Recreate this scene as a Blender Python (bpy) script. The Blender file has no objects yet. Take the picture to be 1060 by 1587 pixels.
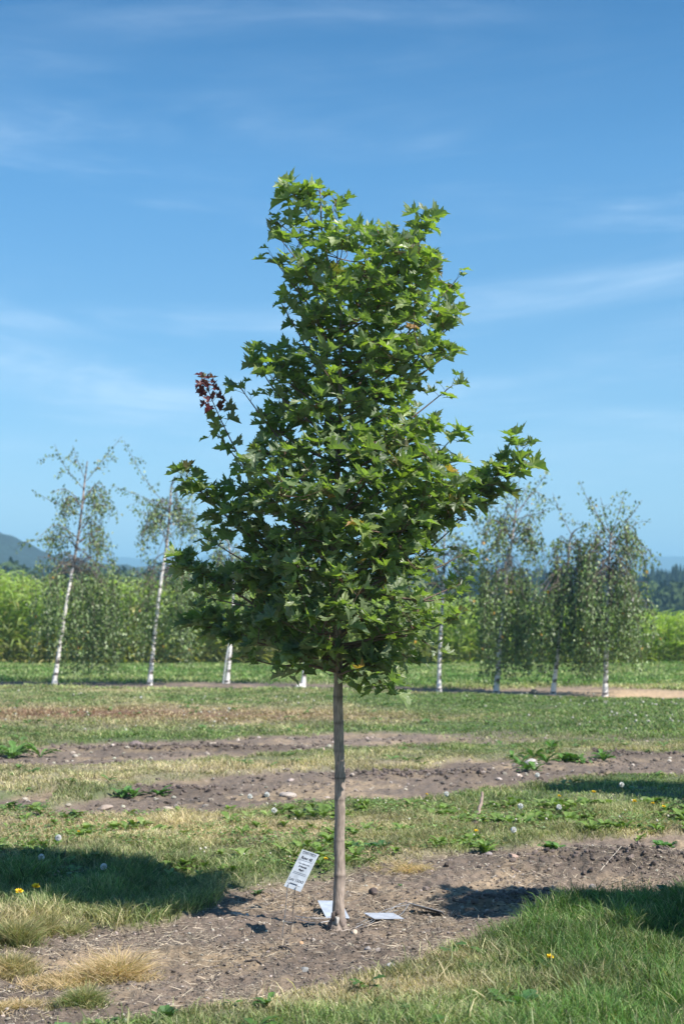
import bpy, math
import numpy as np
from mathutils import Vector
PI = math.pi
S = bpy.context.scene
COL = S.collection

# ---------------------------------------------------------------- camera, world, sun, exposure
FPX, CX, CY, HOR = 2204.0, 530.0, 793.5, 950.0      # focal length in photo pixels (50 mm on a 36 mm tall frame)
CAM_H = 1.8
PITCH = math.atan((HOR - CY) / FPX)
cam_d = bpy.data.cameras.new('camera')
cam = bpy.data.objects.new('camera', cam_d); COL.objects.link(cam)
cam.location = (0, 0, CAM_H)
cam.rotation_euler = (PI / 2 + PITCH, 0, 0)
cam_d.sensor_fit = 'VERTICAL'; cam_d.sensor_height = 36; cam_d.lens = 50
cam_d.clip_start = 0.1; cam_d.clip_end = 60000
cam_d.dof.use_dof = True; cam_d.dof.focus_distance = 8.25; cam_d.dof.aperture_fstop = 3.0
S.camera = cam

SUN_EL, SHADOW_AZ = math.radians(49), math.radians(34)   # shadows run left and SHADOW_AZ away from the camera
tosun = Vector((math.cos(SUN_EL) * math.cos(SHADOW_AZ), -math.cos(SUN_EL) * math.sin(SHADOW_AZ), math.sin(SUN_EL)))
sd = bpy.data.lights.new('sun', 'SUN'); sd.energy = 5.0; sd.angle = math.radians(0.5); sd.color = (1, 0.95, 0.88)
so = bpy.data.objects.new('sun', sd); COL.objects.link(so)
so.rotation_euler = tosun.to_track_quat('Z', 'Y').to_euler(); so.location = (6, -4, 9)

W = bpy.data.worlds.new('World'); S.world = W; W.use_nodes = True
wn, wl = W.node_tree.nodes, W.node_tree.links
wn.clear()
def wnode(t, **k):
    n = wn.new(t)
    for a, b in k.items(): setattr(n, a, b)
    return n
sky = wnode('ShaderNodeTexSky', sky_type='NISHITA', sun_disc=False, sun_elevation=SUN_EL,
            sun_rotation=math.atan2(tosun.x, tosun.y), air_density=1.0, dust_density=0.6, ozone_density=3.5)
hsv = wnode('ShaderNodeHueSaturation'); hsv.inputs['Saturation'].default_value = 1.30; hsv.inputs['Value'].default_value = 1.0
wl.new(sky.outputs[0], hsv.inputs['Color'])
tc = wnode('ShaderNodeTexCoord')
mp = wnode('ShaderNodeMapping'); mp.inputs['Rotation'].default_value = (0.0, math.radians(-9), 0); mp.inputs['Scale'].default_value = (1.5, 1.5, 9.0)
wl.new(tc.outputs['Generated'], mp.inputs['Vector']); mp.inputs['Location'].default_value = (0, 5.2, 0)
sx_ = wnode('ShaderNodeSeparateXYZ'); wl.new(tc.outputs['Generated'], sx_.inputs[0])
rmp = wnode('ShaderNodeValToRGB'); wl.new(sx_.outputs['Z'], rmp.inputs[0])    # paler towards the horizon, deeper overhead
rmp.color_ramp.elements[0].position = 0.0; rmp.color_ramp.elements[0].color = (.60, .63, .64, 1)
rmp.color_ramp.elements[1].position = 1.0; rmp.color_ramp.elements[1].color = (.20, .42, .50, 1)
for p_, c_ in ((.10, (.60, .59, .565, 1)), (.22, (.51, .54, .53, 1)), (.30, (.44, .53, .54, 1)), (.40, (.15, .365, .43, 1))):
    e_ = rmp.color_ramp.elements.new(p_); e_.color = c_
grd = wnode('ShaderNodeMix', data_type='RGBA', blend_type='MULTIPLY'); grd.inputs['Factor'].default_value = 1.0
wl.new(hsv.outputs[0], grd.inputs['A']); wl.new(rmp.outputs[0], grd.inputs['B'])
gr2 = wnode('ShaderNodeVectorMath', operation='SCALE'); wl.new(grd.outputs['Result'], gr2.inputs[0]); gr2.inputs['Scale'].default_value = 1.78
def wcloud(scale, lo, hi, detail=7, dist=0.8):
    n = wnode('ShaderNodeTexNoise'); n.inputs['Scale'].default_value = scale; n.inputs['Detail'].default_value = detail
    n.inputs['Roughness'].default_value = 0.58; n.inputs['Distortion'].default_value = dist
    wl.new(mp.outputs[0], n.inputs['Vector'])
    r = wnode('ShaderNodeMapRange', interpolation_type='SMOOTHSTEP'); r.inputs['From Min'].default_value = lo; r.inputs['From Max'].default_value = hi
    wl.new(n.outputs['Fac'], r.inputs['Value']); return r.outputs[0]
ca = wcloud(1.3, 0.42, 0.78); cb = wcloud(3.4, 0.38, 0.85)
mm = wnode('ShaderNodeMath', operation='MULTIPLY'); wl.new(ca, mm.inputs[0]); wl.new(cb, mm.inputs[1])
m2 = wnode('ShaderNodeMath', operation='MULTIPLY'); wl.new(mm.outputs[0], m2.inputs[0]); m2.inputs[1].default_value = 0.85
m3 = wnode('ShaderNodeMath', operation='MULTIPLY_ADD'); wl.new(ca, m3.inputs[0]); m3.inputs[1].default_value = 0.19; wl.new(m2.outputs[0], m3.inputs[2])
hi_ = wnode('ShaderNodeMapRange', interpolation_type='SMOOTHSTEP'); wl.new(sx_.outputs['Z'], hi_.inputs['Value'])
for a_, b_ in (('From Min', .27), ('From Max', .38), ('To Min', 1.0), ('To Max', .30)): hi_.inputs[a_].default_value = b_
m4 = wnode('ShaderNodeMath', operation='MULTIPLY'); wl.new(m3.outputs[0], m4.inputs[0]); wl.new(hi_.outputs[0], m4.inputs[1])
mix = wnode('ShaderNodeMix', data_type='RGBA'); wl.new(m4.outputs[0], mix.inputs['Factor'])
wl.new(gr2.outputs[0], mix.inputs['A']); mix.inputs['B'].default_value = (6.2, 7.3, 8.4, 1)
bg = wnode('ShaderNodeBackground'); bg.inputs['Strength'].default_value = 0.092
wl.new(mix.outputs['Result'], bg.inputs['Color'])
wo = wnode('ShaderNodeOutputWorld'); wl.new(bg.outputs[0], wo.inputs['Surface'])
S.view_settings.view_transform = 'Standard'; S.view_settings.look = 'None'; S.view_settings.gamma = 1
S.view_settings.exposure = 0.88
S.render.engine = 'CYCLES'
S.cycles.max_bounces = 6; S.cycles.transparent_max_bounces = 6; S.cycles.volume_bounces = 0
S.cycles.use_denoising = True

# ---------------------------------------------------------------- helpers
rng = np.random.default_rng(11)
cp_, sp_ = math.cos(PITCH), math.sin(PITCH)
def P(px, py, d):
    """the point at ground distance d that the photograph shows at (px, py)"""
    u, v = (px - CX) / FPX, -(py - CY) / FPX
    y = cp_ - v * sp_; z = sp_ + v * cp_
    t = d / y
    return np.array([u * t, d, CAM_H + z * t])
def G(px, py):
    u, v = (px - CX) / FPX, -(py - CY) / FPX
    y = cp_ - v * sp_; z = sp_ + v * cp_
    t = -CAM_H / z
    return np.array([u * t, y * t, 0.0])
def hash2(ix, iy, seed):
    h = (ix.astype(np.int64) * 374761393 + iy.astype(np.int64) * 668265263 + seed * 1442695041) & 0xFFFFFFFF
    h = ((h ^ (h >> 13)) * 1274126177) & 0xFFFFFFFF
    return ((h ^ (h >> 16)) & 0xFFFFFF) / float(0xFFFFFF)
def noise(x, y, s, seed=0):
    x = np.asarray(x, float) / s; y = np.asarray(y, float) / s
    ix, iy = np.floor(x), np.floor(y); fx, fy = x - ix, y - iy
    fx = fx * fx * (3 - 2 * fx); fy = fy * fy * (3 - 2 * fy)
    a, b = hash2(ix, iy, seed), hash2(ix + 1, iy, seed)
    c, d = hash2(ix, iy + 1, seed), hash2(ix + 1, iy + 1, seed)
    return (a * (1 - fx) + b * fx) * (1 - fy) + (c * (1 - fx) + d * fx) * fy
def fbm(x, y, s, seed=0, o=4):
    t, a, n = 0, 1, 0
    for k in range(o):
        t = t + a * noise(x + 17.3 * k, y - 9.1 * k, s / 2 ** k, seed + k); n += a; a *= 0.5
    return t / n
def sstep(a, b, x):
    t = np.clip((x - a) / (b - a), 0, 1); return t * t * (3 - 2 * t)
def norm(v):
    return v / np.maximum(np.linalg.norm(v, axis=-1, keepdims=True), 1e-9)

def tag(o, label, cat, group=None, kind=None):
    o['label'] = label
    if cat: o['category'] = cat
    if group: o['group'] = group
    if kind: o['kind'] = kind
    return o
def empty(name, loc, label, cat, group=None):
    o = bpy.data.objects.new(name, None); COL.objects.link(o); o.location = loc
    o.empty_display_size = 0.2
    return tag(o, label, cat, group)

class Buf:
    def __init__(s): s.v, s.f, s.c, s.n = [], [], [], 0
    def add(s, v, f, c=(1, 1, 1)):
        v = np.asarray(v, np.float32).reshape(-1, 3); f = np.asarray(f, np.int32)
        c = np.asarray(c, np.float32)
        if c.ndim == 1: c = np.tile(c, (len(v), 1))
        s.v.append(v); s.f.append(f + s.n); s.c.append(c); s.n += len(v)
    def build(s, name, mat, parent=None, smooth=True, origin=None):
        v = np.concatenate(s.v); c = np.concatenate(s.c)
        if origin is not None: v = v - np.asarray(origin, np.float32)
        me = bpy.data.meshes.new(name)
        loops = np.concatenate([f.ravel() for f in s.f])
        tot = np.concatenate([np.full(len(f), f.shape[1], np.int32) for f in s.f])
        start = np.concatenate([[0], np.cumsum(tot)[:-1]]).astype(np.int32)
        me.vertices.add(len(v)); me.vertices.foreach_set('co', v.astype(np.float32).ravel())
        me.loops.add(len(loops)); me.loops.foreach_set('vertex_index', loops.astype(np.int32))
        me.polygons.add(len(tot)); me.polygons.foreach_set('loop_start', start)
        me.polygons.foreach_set('loop_total', tot) if False else None
        me.polygons.foreach_set('use_smooth', np.full(len(tot), smooth))
        at = me.attributes.new('Col', 'FLOAT_COLOR', 'POINT')
        at.data.foreach_set('color', np.concatenate([c, np.ones((len(c), 1), np.float32)], 1).ravel().astype(np.float32))
        me.update(calc_edges=True); me.validate()
        me.materials.append(mat)
        o = bpy.data.objects.new(name, me); COL.objects.link(o)
        if parent is not None: o.parent = parent
        elif origin is not None: o.location = origin
        return o

def tube(path, rad, n=8, cap=True):
    path = np.asarray(path, float); rad = np.broadcast_to(np.asarray(rad, float), (len(path),))
    t = np.gradient(path, axis=0); t = norm(t)
    ref = np.array([0, 1, 0]) if abs(t[:, 1]).mean() < 0.8 else np.array([1, 0, 0])
    a = norm(np.cross(t, ref)); b = np.cross(t, a)
    th = np.linspace(0, 2 * PI, n, endpoint=False)
    v = path[:, None] + rad[:, None, None] * (np.cos(th)[None, :, None] * a[:, None] + np.sin(th)[None, :, None] * b[:, None])
    m = len(path)
    i, j = np.meshgrid(np.arange(m - 1), np.arange(n), indexing='ij'); i = i.ravel(); j = j.ravel(); k = (j + 1) % n
    f = np.stack([i * n + j, i * n + k, (i + 1) * n + k, (i + 1) * n + j], 1)
    return v.reshape(-1, 3), f
def add_tube(buf, path, rad, n=8, c=(1, 1, 1)):
    v, f = tube(path, rad, n); m = len(path)
    cc = np.asarray(c, float)
    buf.add(v, f, cc)
    v2 = v[-n:]; tip = v2.mean(0, keepdims=True)
    buf.add(np.concatenate([v2, tip]), [[q, (q + 1) % n, n] for q in range(n)], cc if cc.ndim == 1 else cc[-1])
    v2 = v[:n]; tip = v2.mean(0, keepdims=True)
    buf.add(np.concatenate([v2, tip]), [[(q + 1) % n, q, n] for q in range(n)], cc if cc.ndim == 1 else cc[0])
def spline(pts, n):
    pts = np.asarray(pts, float); t = np.linspace(0, 1, len(pts)); T = np.linspace(0, 1, n)
    d = np.gradient(pts, t, axis=0)
    k = np.clip(np.searchsorted(t, T, side='right') - 1, 0, len(pts) - 2)
    h = (t[1] - t[0]); u = ((T - t[k]) / h)[:, None]
    return ((2 * u**3 - 3 * u**2 + 1) * pts[k] + (u**3 - 2 * u**2 + u) * h * d[k] + (-2 * u**3 + 3 * u**2) * pts[k + 1] + (u**3 - u**2) * h * d[k + 1])

def stamp(buf, tv, tf, pos, fwd, up, scale, col, tint=None, sx=None):
    """copies of a template: +y goes along fwd, +z towards up"""
    M = len(pos); tv = np.asarray(tv, float)
    y = norm(fwd); x = norm(np.cross(y, up)); z = np.cross(x, y)
    sc = np.broadcast_to(np.asarray(scale, float), (M,))[:, None, None]
    X = tv[None, :, 0:1] * (1 if sx is None else np.asarray(sx)[:, None, None])
    v = (X * x[:, None] + tv[None, :, 1:2] * y[:, None] + tv[None, :, 2:3] * z[:, None]) * sc + np.asarray(pos)[:, None]
    tf = np.asarray(tf); n = len(tv)
    f = (tf[None] + (np.arange(M) * n)[:, None, None]).reshape(-1, tf.shape[1])
    c = np.repeat(np.asarray(col, float)[:, None, :], n, 1)
    if tint is not None: c = c * np.asarray(tint)[None, :, None]
    buf.add(v.reshape(-1, 3), f, c.reshape(-1, 3))

# ---------------------------------------------------------------- materials
def mat(name):
    m = bpy.data.materials.new(name); m.use_nodes = True; nt = m.node_tree; nt.nodes.clear()
    return m, nt.nodes, nt.links
def attr_noise(N, L, scale, lo, hi, coord='Object', detail=4):
    a = N.new('ShaderNodeAttribute'); a.attribute_name = 'Col'
    t = N.new('ShaderNodeTexCoord'); n = N.new('ShaderNodeTexNoise'); n.inputs['Scale'].default_value = scale; n.inputs['Detail'].default_value = detail
    L.new(t.outputs[coord], n.inputs['Vector'])
    r = N.new('ShaderNodeMapRange'); r.inputs['From Min'].default_value = 0.3; r.inputs['From Max'].default_value = 0.7
    r.inputs['To Min'].default_value = lo; r.inputs['To Max'].default_value = hi
    L.new(n.outputs['Fac'], r.inputs['Value'])
    v = N.new('ShaderNodeVectorMath'); v.operation = 'SCALE'; L.new(a.outputs['Color'], v.inputs[0]); L.new(r.outputs[0], v.inputs['Scale'])
    return v.outputs[0], n.outputs['Fac']
def leaf_mat(name, rough=0.4, trans=0.3, scale=40, back=None, spec=0.5, tcol=(1.3, 1.5, 0.5), tilt=0.0):
    m, N, L = mat(name)
    c, _ = attr_noise(N, L, scale, 0.8, 1.2)
    if back:
        g = N.new('ShaderNodeNewGeometry'); mx = N.new('ShaderNodeMix'); mx.data_type = 'RGBA'; mx.blend_type = 'MIX'
        sc = N.new('ShaderNodeMath'); sc.operation = 'MULTIPLY'; sc.inputs[1].default_value = 0.75
        L.new(g.outputs['Backfacing'], sc.inputs[0]); L.new(sc.outputs[0], mx.inputs['Factor'])
        L.new(c, mx.inputs['A']); mx.inputs['B'].default_value = (*back, 1); c2 = mx.outputs['Result']
    else: c2 = c
    p = N.new('ShaderNodeBsdfPrincipled'); L.new(c2, p.inputs['Base Color']); p.inputs['Roughness'].default_value = rough
    p.inputs['Specular IOR Level'].default_value = spec
    t = N.new('ShaderNodeBsdfTranslucent')
    tm = N.new('ShaderNodeVectorMath'); tm.operation = 'MULTIPLY'; L.new(c, tm.inputs[0]); tm.inputs[1].default_value = tcol
    L.new(tm.outputs[0], t.inputs['Color'])
    s = N.new('ShaderNodeMixShader'); s.inputs[0].default_value = trans
    L.new(p.outputs[0], s.inputs[1]); L.new(t.outputs[0], s.inputs[2])
    o = N.new('ShaderNodeOutputMaterial'); L.new(s.outputs[0], o.inputs['Surface'])
    return m
def solid_mat(name, rough=0.8, scale=30, lo=0.75, hi=1.25, bump=0.3, metal=0.0, bscale=None, bdist=0.01):
    m, N, L = mat(name)
    c, f = attr_noise(N, L, scale, lo, hi, detail=6)
    p = N.new('ShaderNodeBsdfPrincipled'); L.new(c, p.inputs['Base Color']); p.inputs['Roughness'].default_value = rough
    p.inputs['Metallic'].default_value = metal
    if bump:
        t = N.new('ShaderNodeTexCoord'); n = N.new('ShaderNodeTexNoise'); n.inputs['Scale'].default_value = bscale or scale * 2; n.inputs['Detail'].default_value = 6
        L.new(t.outputs['Object'], n.inputs['Vector'])
        b = N.new('ShaderNodeBump'); b.inputs['Strength'].default_value = bump; b.inputs['Distance'].default_value = bdist
        L.new(n.outputs['Fac'], b.inputs['Height']); L.new(b.outputs[0], p.inputs['Normal'])
    o = N.new('ShaderNodeOutputMaterial'); L.new(p.outputs[0], o.inputs['Surface'])
    return m
M_leaf = leaf_mat('maple_leaf', 0.42, 0.42, 60, back=(0.25, 0.31, 0.19), spec=0.6, tcol=(1.5, 1.9, 0.4))
M_birch_leaf = leaf_mat('birch_leaf', 0.42, 0.25, 10, back=(0.17, 0.20, 0.11), spec=0.5, tcol=(1.4, 1.6, 0.5))
M_grass = leaf_mat('grass_blade', 0.5, 0.38, 6, spec=0.35, tcol=(1.2, 1.3, 0.6))
M_corn = leaf_mat('corn_leaf', 0.45, 0.4, 3, spec=0.4, tcol=(1.4, 1.6, 0.5))
M_weed = leaf_mat('weed_leaf', 0.5, 0.25, 30, spec=0.4, tcol=(1.3, 1.5, 0.5))
M_wood = leaf_mat('far_foliage', 0.8, 0.0, 0.5, spec=0.1)
M_stone = solid_mat('stone', 0.85, 22, 0.75, 1.2, 0.5)
M_soil = solid_mat('soil_clod', 0.95, 30, 0.7, 1.25, 0.6)
M_straw = solid_mat('dry_straw', 0.7, 20, 0.85, 1.15, 0)
M_petal = solid_mat('petal', 0.7, 60, 0.9, 1.1, 0)
M_wire = solid_mat('galvanised_wire', 0.45, 30, 0.8, 1.15, 0, metal=0.6)
M_print = solid_mat('black_print', 0.7, 60, 0.9, 1.1, 0)
M_twig = solid_mat('twig_bark', 0.8, 40, 0.75, 1.2, 0.3, bdist=0.003)
M_board = solid_mat('sign_board', 0.30, 22, 0.74, 1.10, 0.05, bdist=0.002)  # colour blotches: slight dirt, and mottled sky reflection painted onto the fallen sheets
M_birchbark = None

# maple bark: grey brown with vertical fissures low down
def bark():
    m, N, L = mat('maple_bark')
    c, _ = attr_noise(N, L, 11, 0.70, 1.2)
    t = N.new('ShaderNodeTexCoord'); mp = N.new('ShaderNodeMapping'); mp.inputs['Scale'].default_value = (1, 1, 0.14)
    L.new(t.outputs['Object'], mp.inputs[0])
    n = N.new('ShaderNodeTexNoise'); n.inputs['Scale'].default_value = 120; n.inputs['Detail'].default_value = 5; L.new(mp.outputs[0], n.inputs['Vector'])
    r = N.new('ShaderNodeMapRange'); r.inputs['From Min'].default_value = 0.32; r.inputs['From Max'].default_value = 0.62; r.inputs['To Min'].default_value = 0.55; r.inputs['To Max'].default_value = 1.2
    L.new(n.outputs['Fac'], r.inputs['Value'])
    v = N.new('ShaderNodeVectorMath'); v.operation = 'SCALE'; L.new(c, v.inputs[0]); L.new(r.outputs[0], v.inputs['Scale'])
    p = N.new('ShaderNodeBsdfPrincipled'); L.new(v.outputs[0], p.inputs['Base Color']); p.inputs['Roughness'].default_value = 0.85
    b = N.new('ShaderNodeBump'); b.inputs['Strength'].default_value = 0.6; b.inputs['Distance'].default_value = 0.003
    L.new(n.outputs['Fac'], b.inputs['Height']); L.new(b.outputs[0], p.inputs['Normal'])
    o = N.new('ShaderNodeOutputMaterial'); L.new(p.outputs[0], o.inputs['Surface']); return m
M_bark = bark()
def birch_bark():
    m, N, L = mat('birch_bark')
    t = N.new('ShaderNodeTexCoord'); mp = N.new('ShaderNodeMapping'); mp.inputs['Scale'].default_value = (3, 3, 14)
    L.new(t.outputs['Object'], mp.inputs[0])
    n = N.new('ShaderNodeTexNoise'); n.inputs['Scale'].default_value = 1.6; n.inputs['Detail'].default_value = 5; L.new(mp.outputs[0], n.inputs['Vector'])
    r = N.new('ShaderNodeValToRGB'); r.color_ramp.elements[0].position = 0.40; r.color_ramp.elements[0].color = (0.10, 0.08, 0.07, 1)
    r.color_ramp.elements[1].position = 0.50; r.color_ramp.elements[1].color = (1, 1, 1, 1)
    L.new(n.outputs['Fac'], r.inputs[0])
    a = N.new('ShaderNodeAttribute'); a.attribute_name = 'Col'
    v = N.new('ShaderNodeVectorMath'); v.operation = 'MULTIPLY'; L.new(r.outputs[0], v.inputs[0]); L.new(a.outputs['Color'], v.inputs[1])
    p = N.new('ShaderNodeBsdfPrincipled'); L.new(v.outputs[0], p.inputs['Base Color']); p.inputs['Roughness'].default_value = 0.7
    o = N.new('ShaderNodeOutputMaterial'); L.new(p.outputs[0], o.inputs['Surface']); return m
M_birchbark = birch_bark()

# ---------------------------------------------------------------- the lie of the ground
def line(pts):
    w = np.array([G(*p) for p in pts]); o = np.argsort(w[:, 0]); return w[o, 0], w[o, 1]
DIRT = {  # far edge, near edge of each tilled strip
 'A': ([(-400, 1462), (0, 1450), (110, 1432), (180, 1440), (280, 1424), (335, 1408), (350, 1385), (440, 1368), (510, 1362), (590, 1345), (640, 1338), (720, 1326), (800, 1318), (900, 1305), (1060, 1297), (1500, 1275)],
       [(-400, 1700), (0, 1640), (60, 1620), (240, 1590), (330, 1568), (400, 1560), (500, 1542), (590, 1520), (650, 1500), (700, 1482), (770, 1465), (840, 1440), (900, 1415), (1000, 1397), (1060, 1392), (1500, 1360)]),
 'B': ([(-300, 1262), (-100, 1262), (60, 1262), (90, 1230), (250, 1212), (400, 1198), (530, 1196), (640, 1196), (740, 1180), (850, 1180), (930, 1168), (1060, 1170), (1500, 1165)],
       [(-300, 1259), (-100, 1259), (60, 1264), (120, 1272), (300, 1273), (400, 1262), (530, 1246), (680, 1240), (750, 1227), (850, 1215), (960, 1206), (1060, 1207), (1500, 1205)]),
 'C': ([(-400, 1180), (0, 1167), (100, 1154), (200, 1147), (400, 1141), (520, 1135), (640, 1136), (800, 1136), (1060, 1136), (1500, 1135)],
       [(-400, 1196), (0, 1192), (150, 1189), (330, 1178), (500, 1166), (640, 1158), (800, 1156), (1060, 1151), (1500, 1150)]),
 'D': ([(-400, 1052), (0, 1056), (200, 1058), (530, 1060), (700, 1068), (800, 1067), (900, 1064), (1000, 1070), (1500, 1088)],
       [(-400, 1064), (0, 1067), (200, 1069), (530, 1069), (700, 1076), (800, 1078), (950, 1083), (1060, 1083), (1500, 1102)]),
}
LINES = {k: (line(a), line(b)) for k, (a, b) in DIRT.items()}
def dirt_amount(x, y):
    """1 on bare soil, 0 on grass"""
    x = np.asarray(x, float); y = np.asarray(y, float)
    wob = (fbm(x, y, 0.9, 5) - 0.5) * 0.035 * y + (fbm(x, y, 0.22, 8) - 0.5) * 0.012 * y
    out = np.zeros(np.broadcast(x, y).shape)
    for k, ((fx, fy), (nx, ny)) in LINES.items():
        far = np.interp(x, fx, fy); near = np.interp(x, nx, ny)
        s = 0.006 * y + (0.03 if k == 'A' else 0.1)
        wb = wob * (0.5 if k == 'A' else (1.0 if k in 'BC' else 0.4))
        dd = np.minimum(far - (y + wb), (y + wb) - near)
        a = sstep(-s, s, dd)
        if k == 'C': a = a * (1 - 0.55 * sstep(1.0, 3.5, x) )
        out = np.maximum(out, a)
    return out
BUMPS = [(G(960, 1345), 0.95, 0.45, 0.11), (G(820, 1395), 0.5, 0.25, 0.05), (G(580, 1392), 0.25, 0.15, 0.03), (G(1000, 1440), 1.0, 0.6, 0.08), (G(300, 1160), 1.6, 0.25, 0.07), (G(900, 1170), 1.5, 0.3, 0.06), (G(200, 1225), 1.3, 0.3, 0.05), (G(640, 1200), 1.2, 0.35, 0.05)]
def height(x, y, fine=True, d=None):
    x = np.asarray(x, float); y = np.asarray(y, float)
    if d is None: d = dirt_amount(x, y)
    h = (fbm(x, y, 1.8, 21, 3) - 0.5) * 0.08 + (fbm(x, y, 7, 31, 2) - 0.5) * 0.12 * sstep(12, 25, y)
    h = h + (1 - d) * (0.035 + (fbm(x, y, 0.35, 41, 3) - 0.5) * 0.06)
    cl = fbm(x, y, 0.30, 51, 3); rid = 1 - np.abs(2 * fbm(x, y, 0.11, 55, 3) - 1)
    h = h + d * ((cl - 0.5) * 0.05 + (rid - 0.8) * 0.035)
    if fine:
        h = h + d * ((fbm(x, y, 0.06, 61, 4) - 0.5) * 0.046)
    for c, rx, ry, a in BUMPS:
        q = ((x - c[0]) / rx) ** 2 + ((y - c[1]) / ry) ** 2
        lump = fbm(x, y, 0.16, 71, 4)
        h = h + np.exp(-q * 1.5) * a * (0.55 + 0.9 * lump)
    return h * (1 - sstep(60, 120, y))
def drop(p):
    return np.array([p[0], p[1], float(height(np.array([p[0]]), np.array([p[1]]))[0])])
def GH(px, py): return drop(G(px, py))

# colour zones of the turf: (photo point on the ground, spread x, spread y, dryness), read as ground places
DRYZ = [((120, 1112), 7, 2.3, 0.55), ((340, 1110), 5, 1.6, 0.4), ((60, 1215), 2.2, 0.8, 0.6), ((330, 1195), 3.0, 0.5, 0.6), ((470, 1180), 2.5, 0.8, 0.45), ((80, 1290), 2.0, 0.7, 0.85), ((250, 1292), 1.1, 0.5, 0.6),
        ((430, 1300), 1.3, 0.6, 0.35), ((620, 1335), 0.5, 0.25, 0.9), ((560, 1545), 0.9, 0.22, 0.8), ((700, 1500), 0.35, 0.2, 0.55), ((400, 1570), 0.4, 0.2, 0.5), ((820, 1185), 1.6, 0.35, 0.8), ((1000, 1165), 1.6, 0.7, 0.5), ((1030, 1300), 0.35, 0.3, 0.9), ((950, 1068), 2.6, 0.9, 0.9), ((140, 1070), 6, 1.4, 0.35), ((900, 1290), 1.0, 0.2, 0.2),
        ((20, 1440), 0.5, 0.2, 0.5)]
def dryness(x, y):
    v = 0.14 + 1.0 * (fbm(x, y, 0.8, 81, 3) - 0.42) + 0.25 * (fbm(x, y, 3.0, 87, 2) - 0.5)
    for (p, sx, sy, a) in DRYZ:
        c = G(*p); v = v + a * np.exp(-((x - c[0]) / sx) ** 2 - ((y - c[1]) / sy) ** 2)
    v = v - 0.45 * sstep(-1.5, 3, x) * sstep(20, 22, y) * (1 - sstep(30, 32, y))
    v = v - 0.45 * sstep(0.2, 1.1, x) * (1 - sstep(8.9, 9.4, y))
    return np.clip(v, 0, 1)
GREEN = np.array([0.145, 0.215, 0.065]); LUSH = np.array([0.085, 0.175, 0.038]); DRY = np.array([0.50, 0.41, 0.26]); RED = np.array([0.25, 0.145, 0.09])

# ground sheet
def ground():
    ys = [-60, -30, -12, -5, 0, 2, 3.5, 4.5]; y = 5.0
    while y < 6000:
        ys.append(y); y += (0.0027 * y if y < 14 else 0.0042 * y if y < 45 else 0.05 * y if y < 400 else 0.25 * y)
    ys = np.array(ys)
    u = np.concatenate([np.linspace(-1.6, -0.34, 45)[:-1], np.linspace(-0.34, 0.34, 560), np.linspace(0.34, 1.6, 45)[1:]])
    wid = np.maximum(np.abs(ys), 5.0)
    X = u[None] * wid[:, None]; Y = np.repeat(ys[:, None], len(u), 1)
    D = dirt_amount(X, Y); Z = height(X, Y, True, D)
    Z = np.where(np.abs(Y) > 400, 0, Z)
    dr = dryness(X, Y)[..., None]
    g = GREEN * 0.45 * (1 - dr) + DRY * 0.52 * dr
    g = g * (0.75 + 0.5 * fbm(X, Y, 0.12, 91, 3))[..., None]
    rc = G(150, 1112); kr = (np.exp(-((X - rc[0]) / 5) ** 2 - ((Y - rc[1]) / 1.5) ** 2))[..., None]; g = g * (1 - kr) + RED * .6 * kr
    n1 = fbm(X, Y, 0.7, 95, 4)[..., None]; n2 = fbm(X, Y, 0.08, 99, 3)[..., None]
    soil = np.array([0.140, 0.110, 0.088]) * (0.42 + 0.85 * n1 + 0.38 * n2)
    straw = sstep(0.50, 0.75, fbm(X, Y, 0.5, 103, 3))[..., None] * np.array([0.09, 0.068, 0.035])
    soil = soil + straw * (0.5 + n2)
    kd = np.exp(-((X - G(960, 1073)[0]) / 3.2) ** 2 - ((Y - 31.5) / 2.2) ** 2)[..., None]; soil = soil * (1 - kd) + np.array([.42, .31, .20]) * kd
    dk = sum(np.exp(-((X - c[0]) / (rx)) ** 2 - ((Y - c[1]) / (ry)) ** 2) for c, rx, ry, a in BUMPS if a > 0.045 and a != 0.08)[..., None]
    soil = soil * (1 - 0.42 * np.clip(dk, 0, 1))
    soil = soil * np.array([1.04, 1.0, .94]); C = g * (1 - D[..., None]) + soil * D[..., None]
    m, n = X.shape
    i, j = np.meshgrid(np.arange(m - 1), np.arange(n - 1), indexing='ij'); i = i.ravel(); j = j.ravel()
    f = np.stack([i * n + j, i * n + j + 1, (i + 1) * n + j + 1, (i + 1) * n + j], 1)
    b = Buf(); b.add(np.stack([X, Y, Z], -1).reshape(-1, 3), f, C.reshape(-1, 3))
    M = solid_mat('earth', 0.95, 45, 0.72, 1.25, 0.7, bscale=90, bdist=0.012)
    o = b.build('ground', M); o['kind'] = 'structure'; o['label'] = 'flat nursery field of grass and tilled grey brown soil strips'
    return o
ground()

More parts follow.
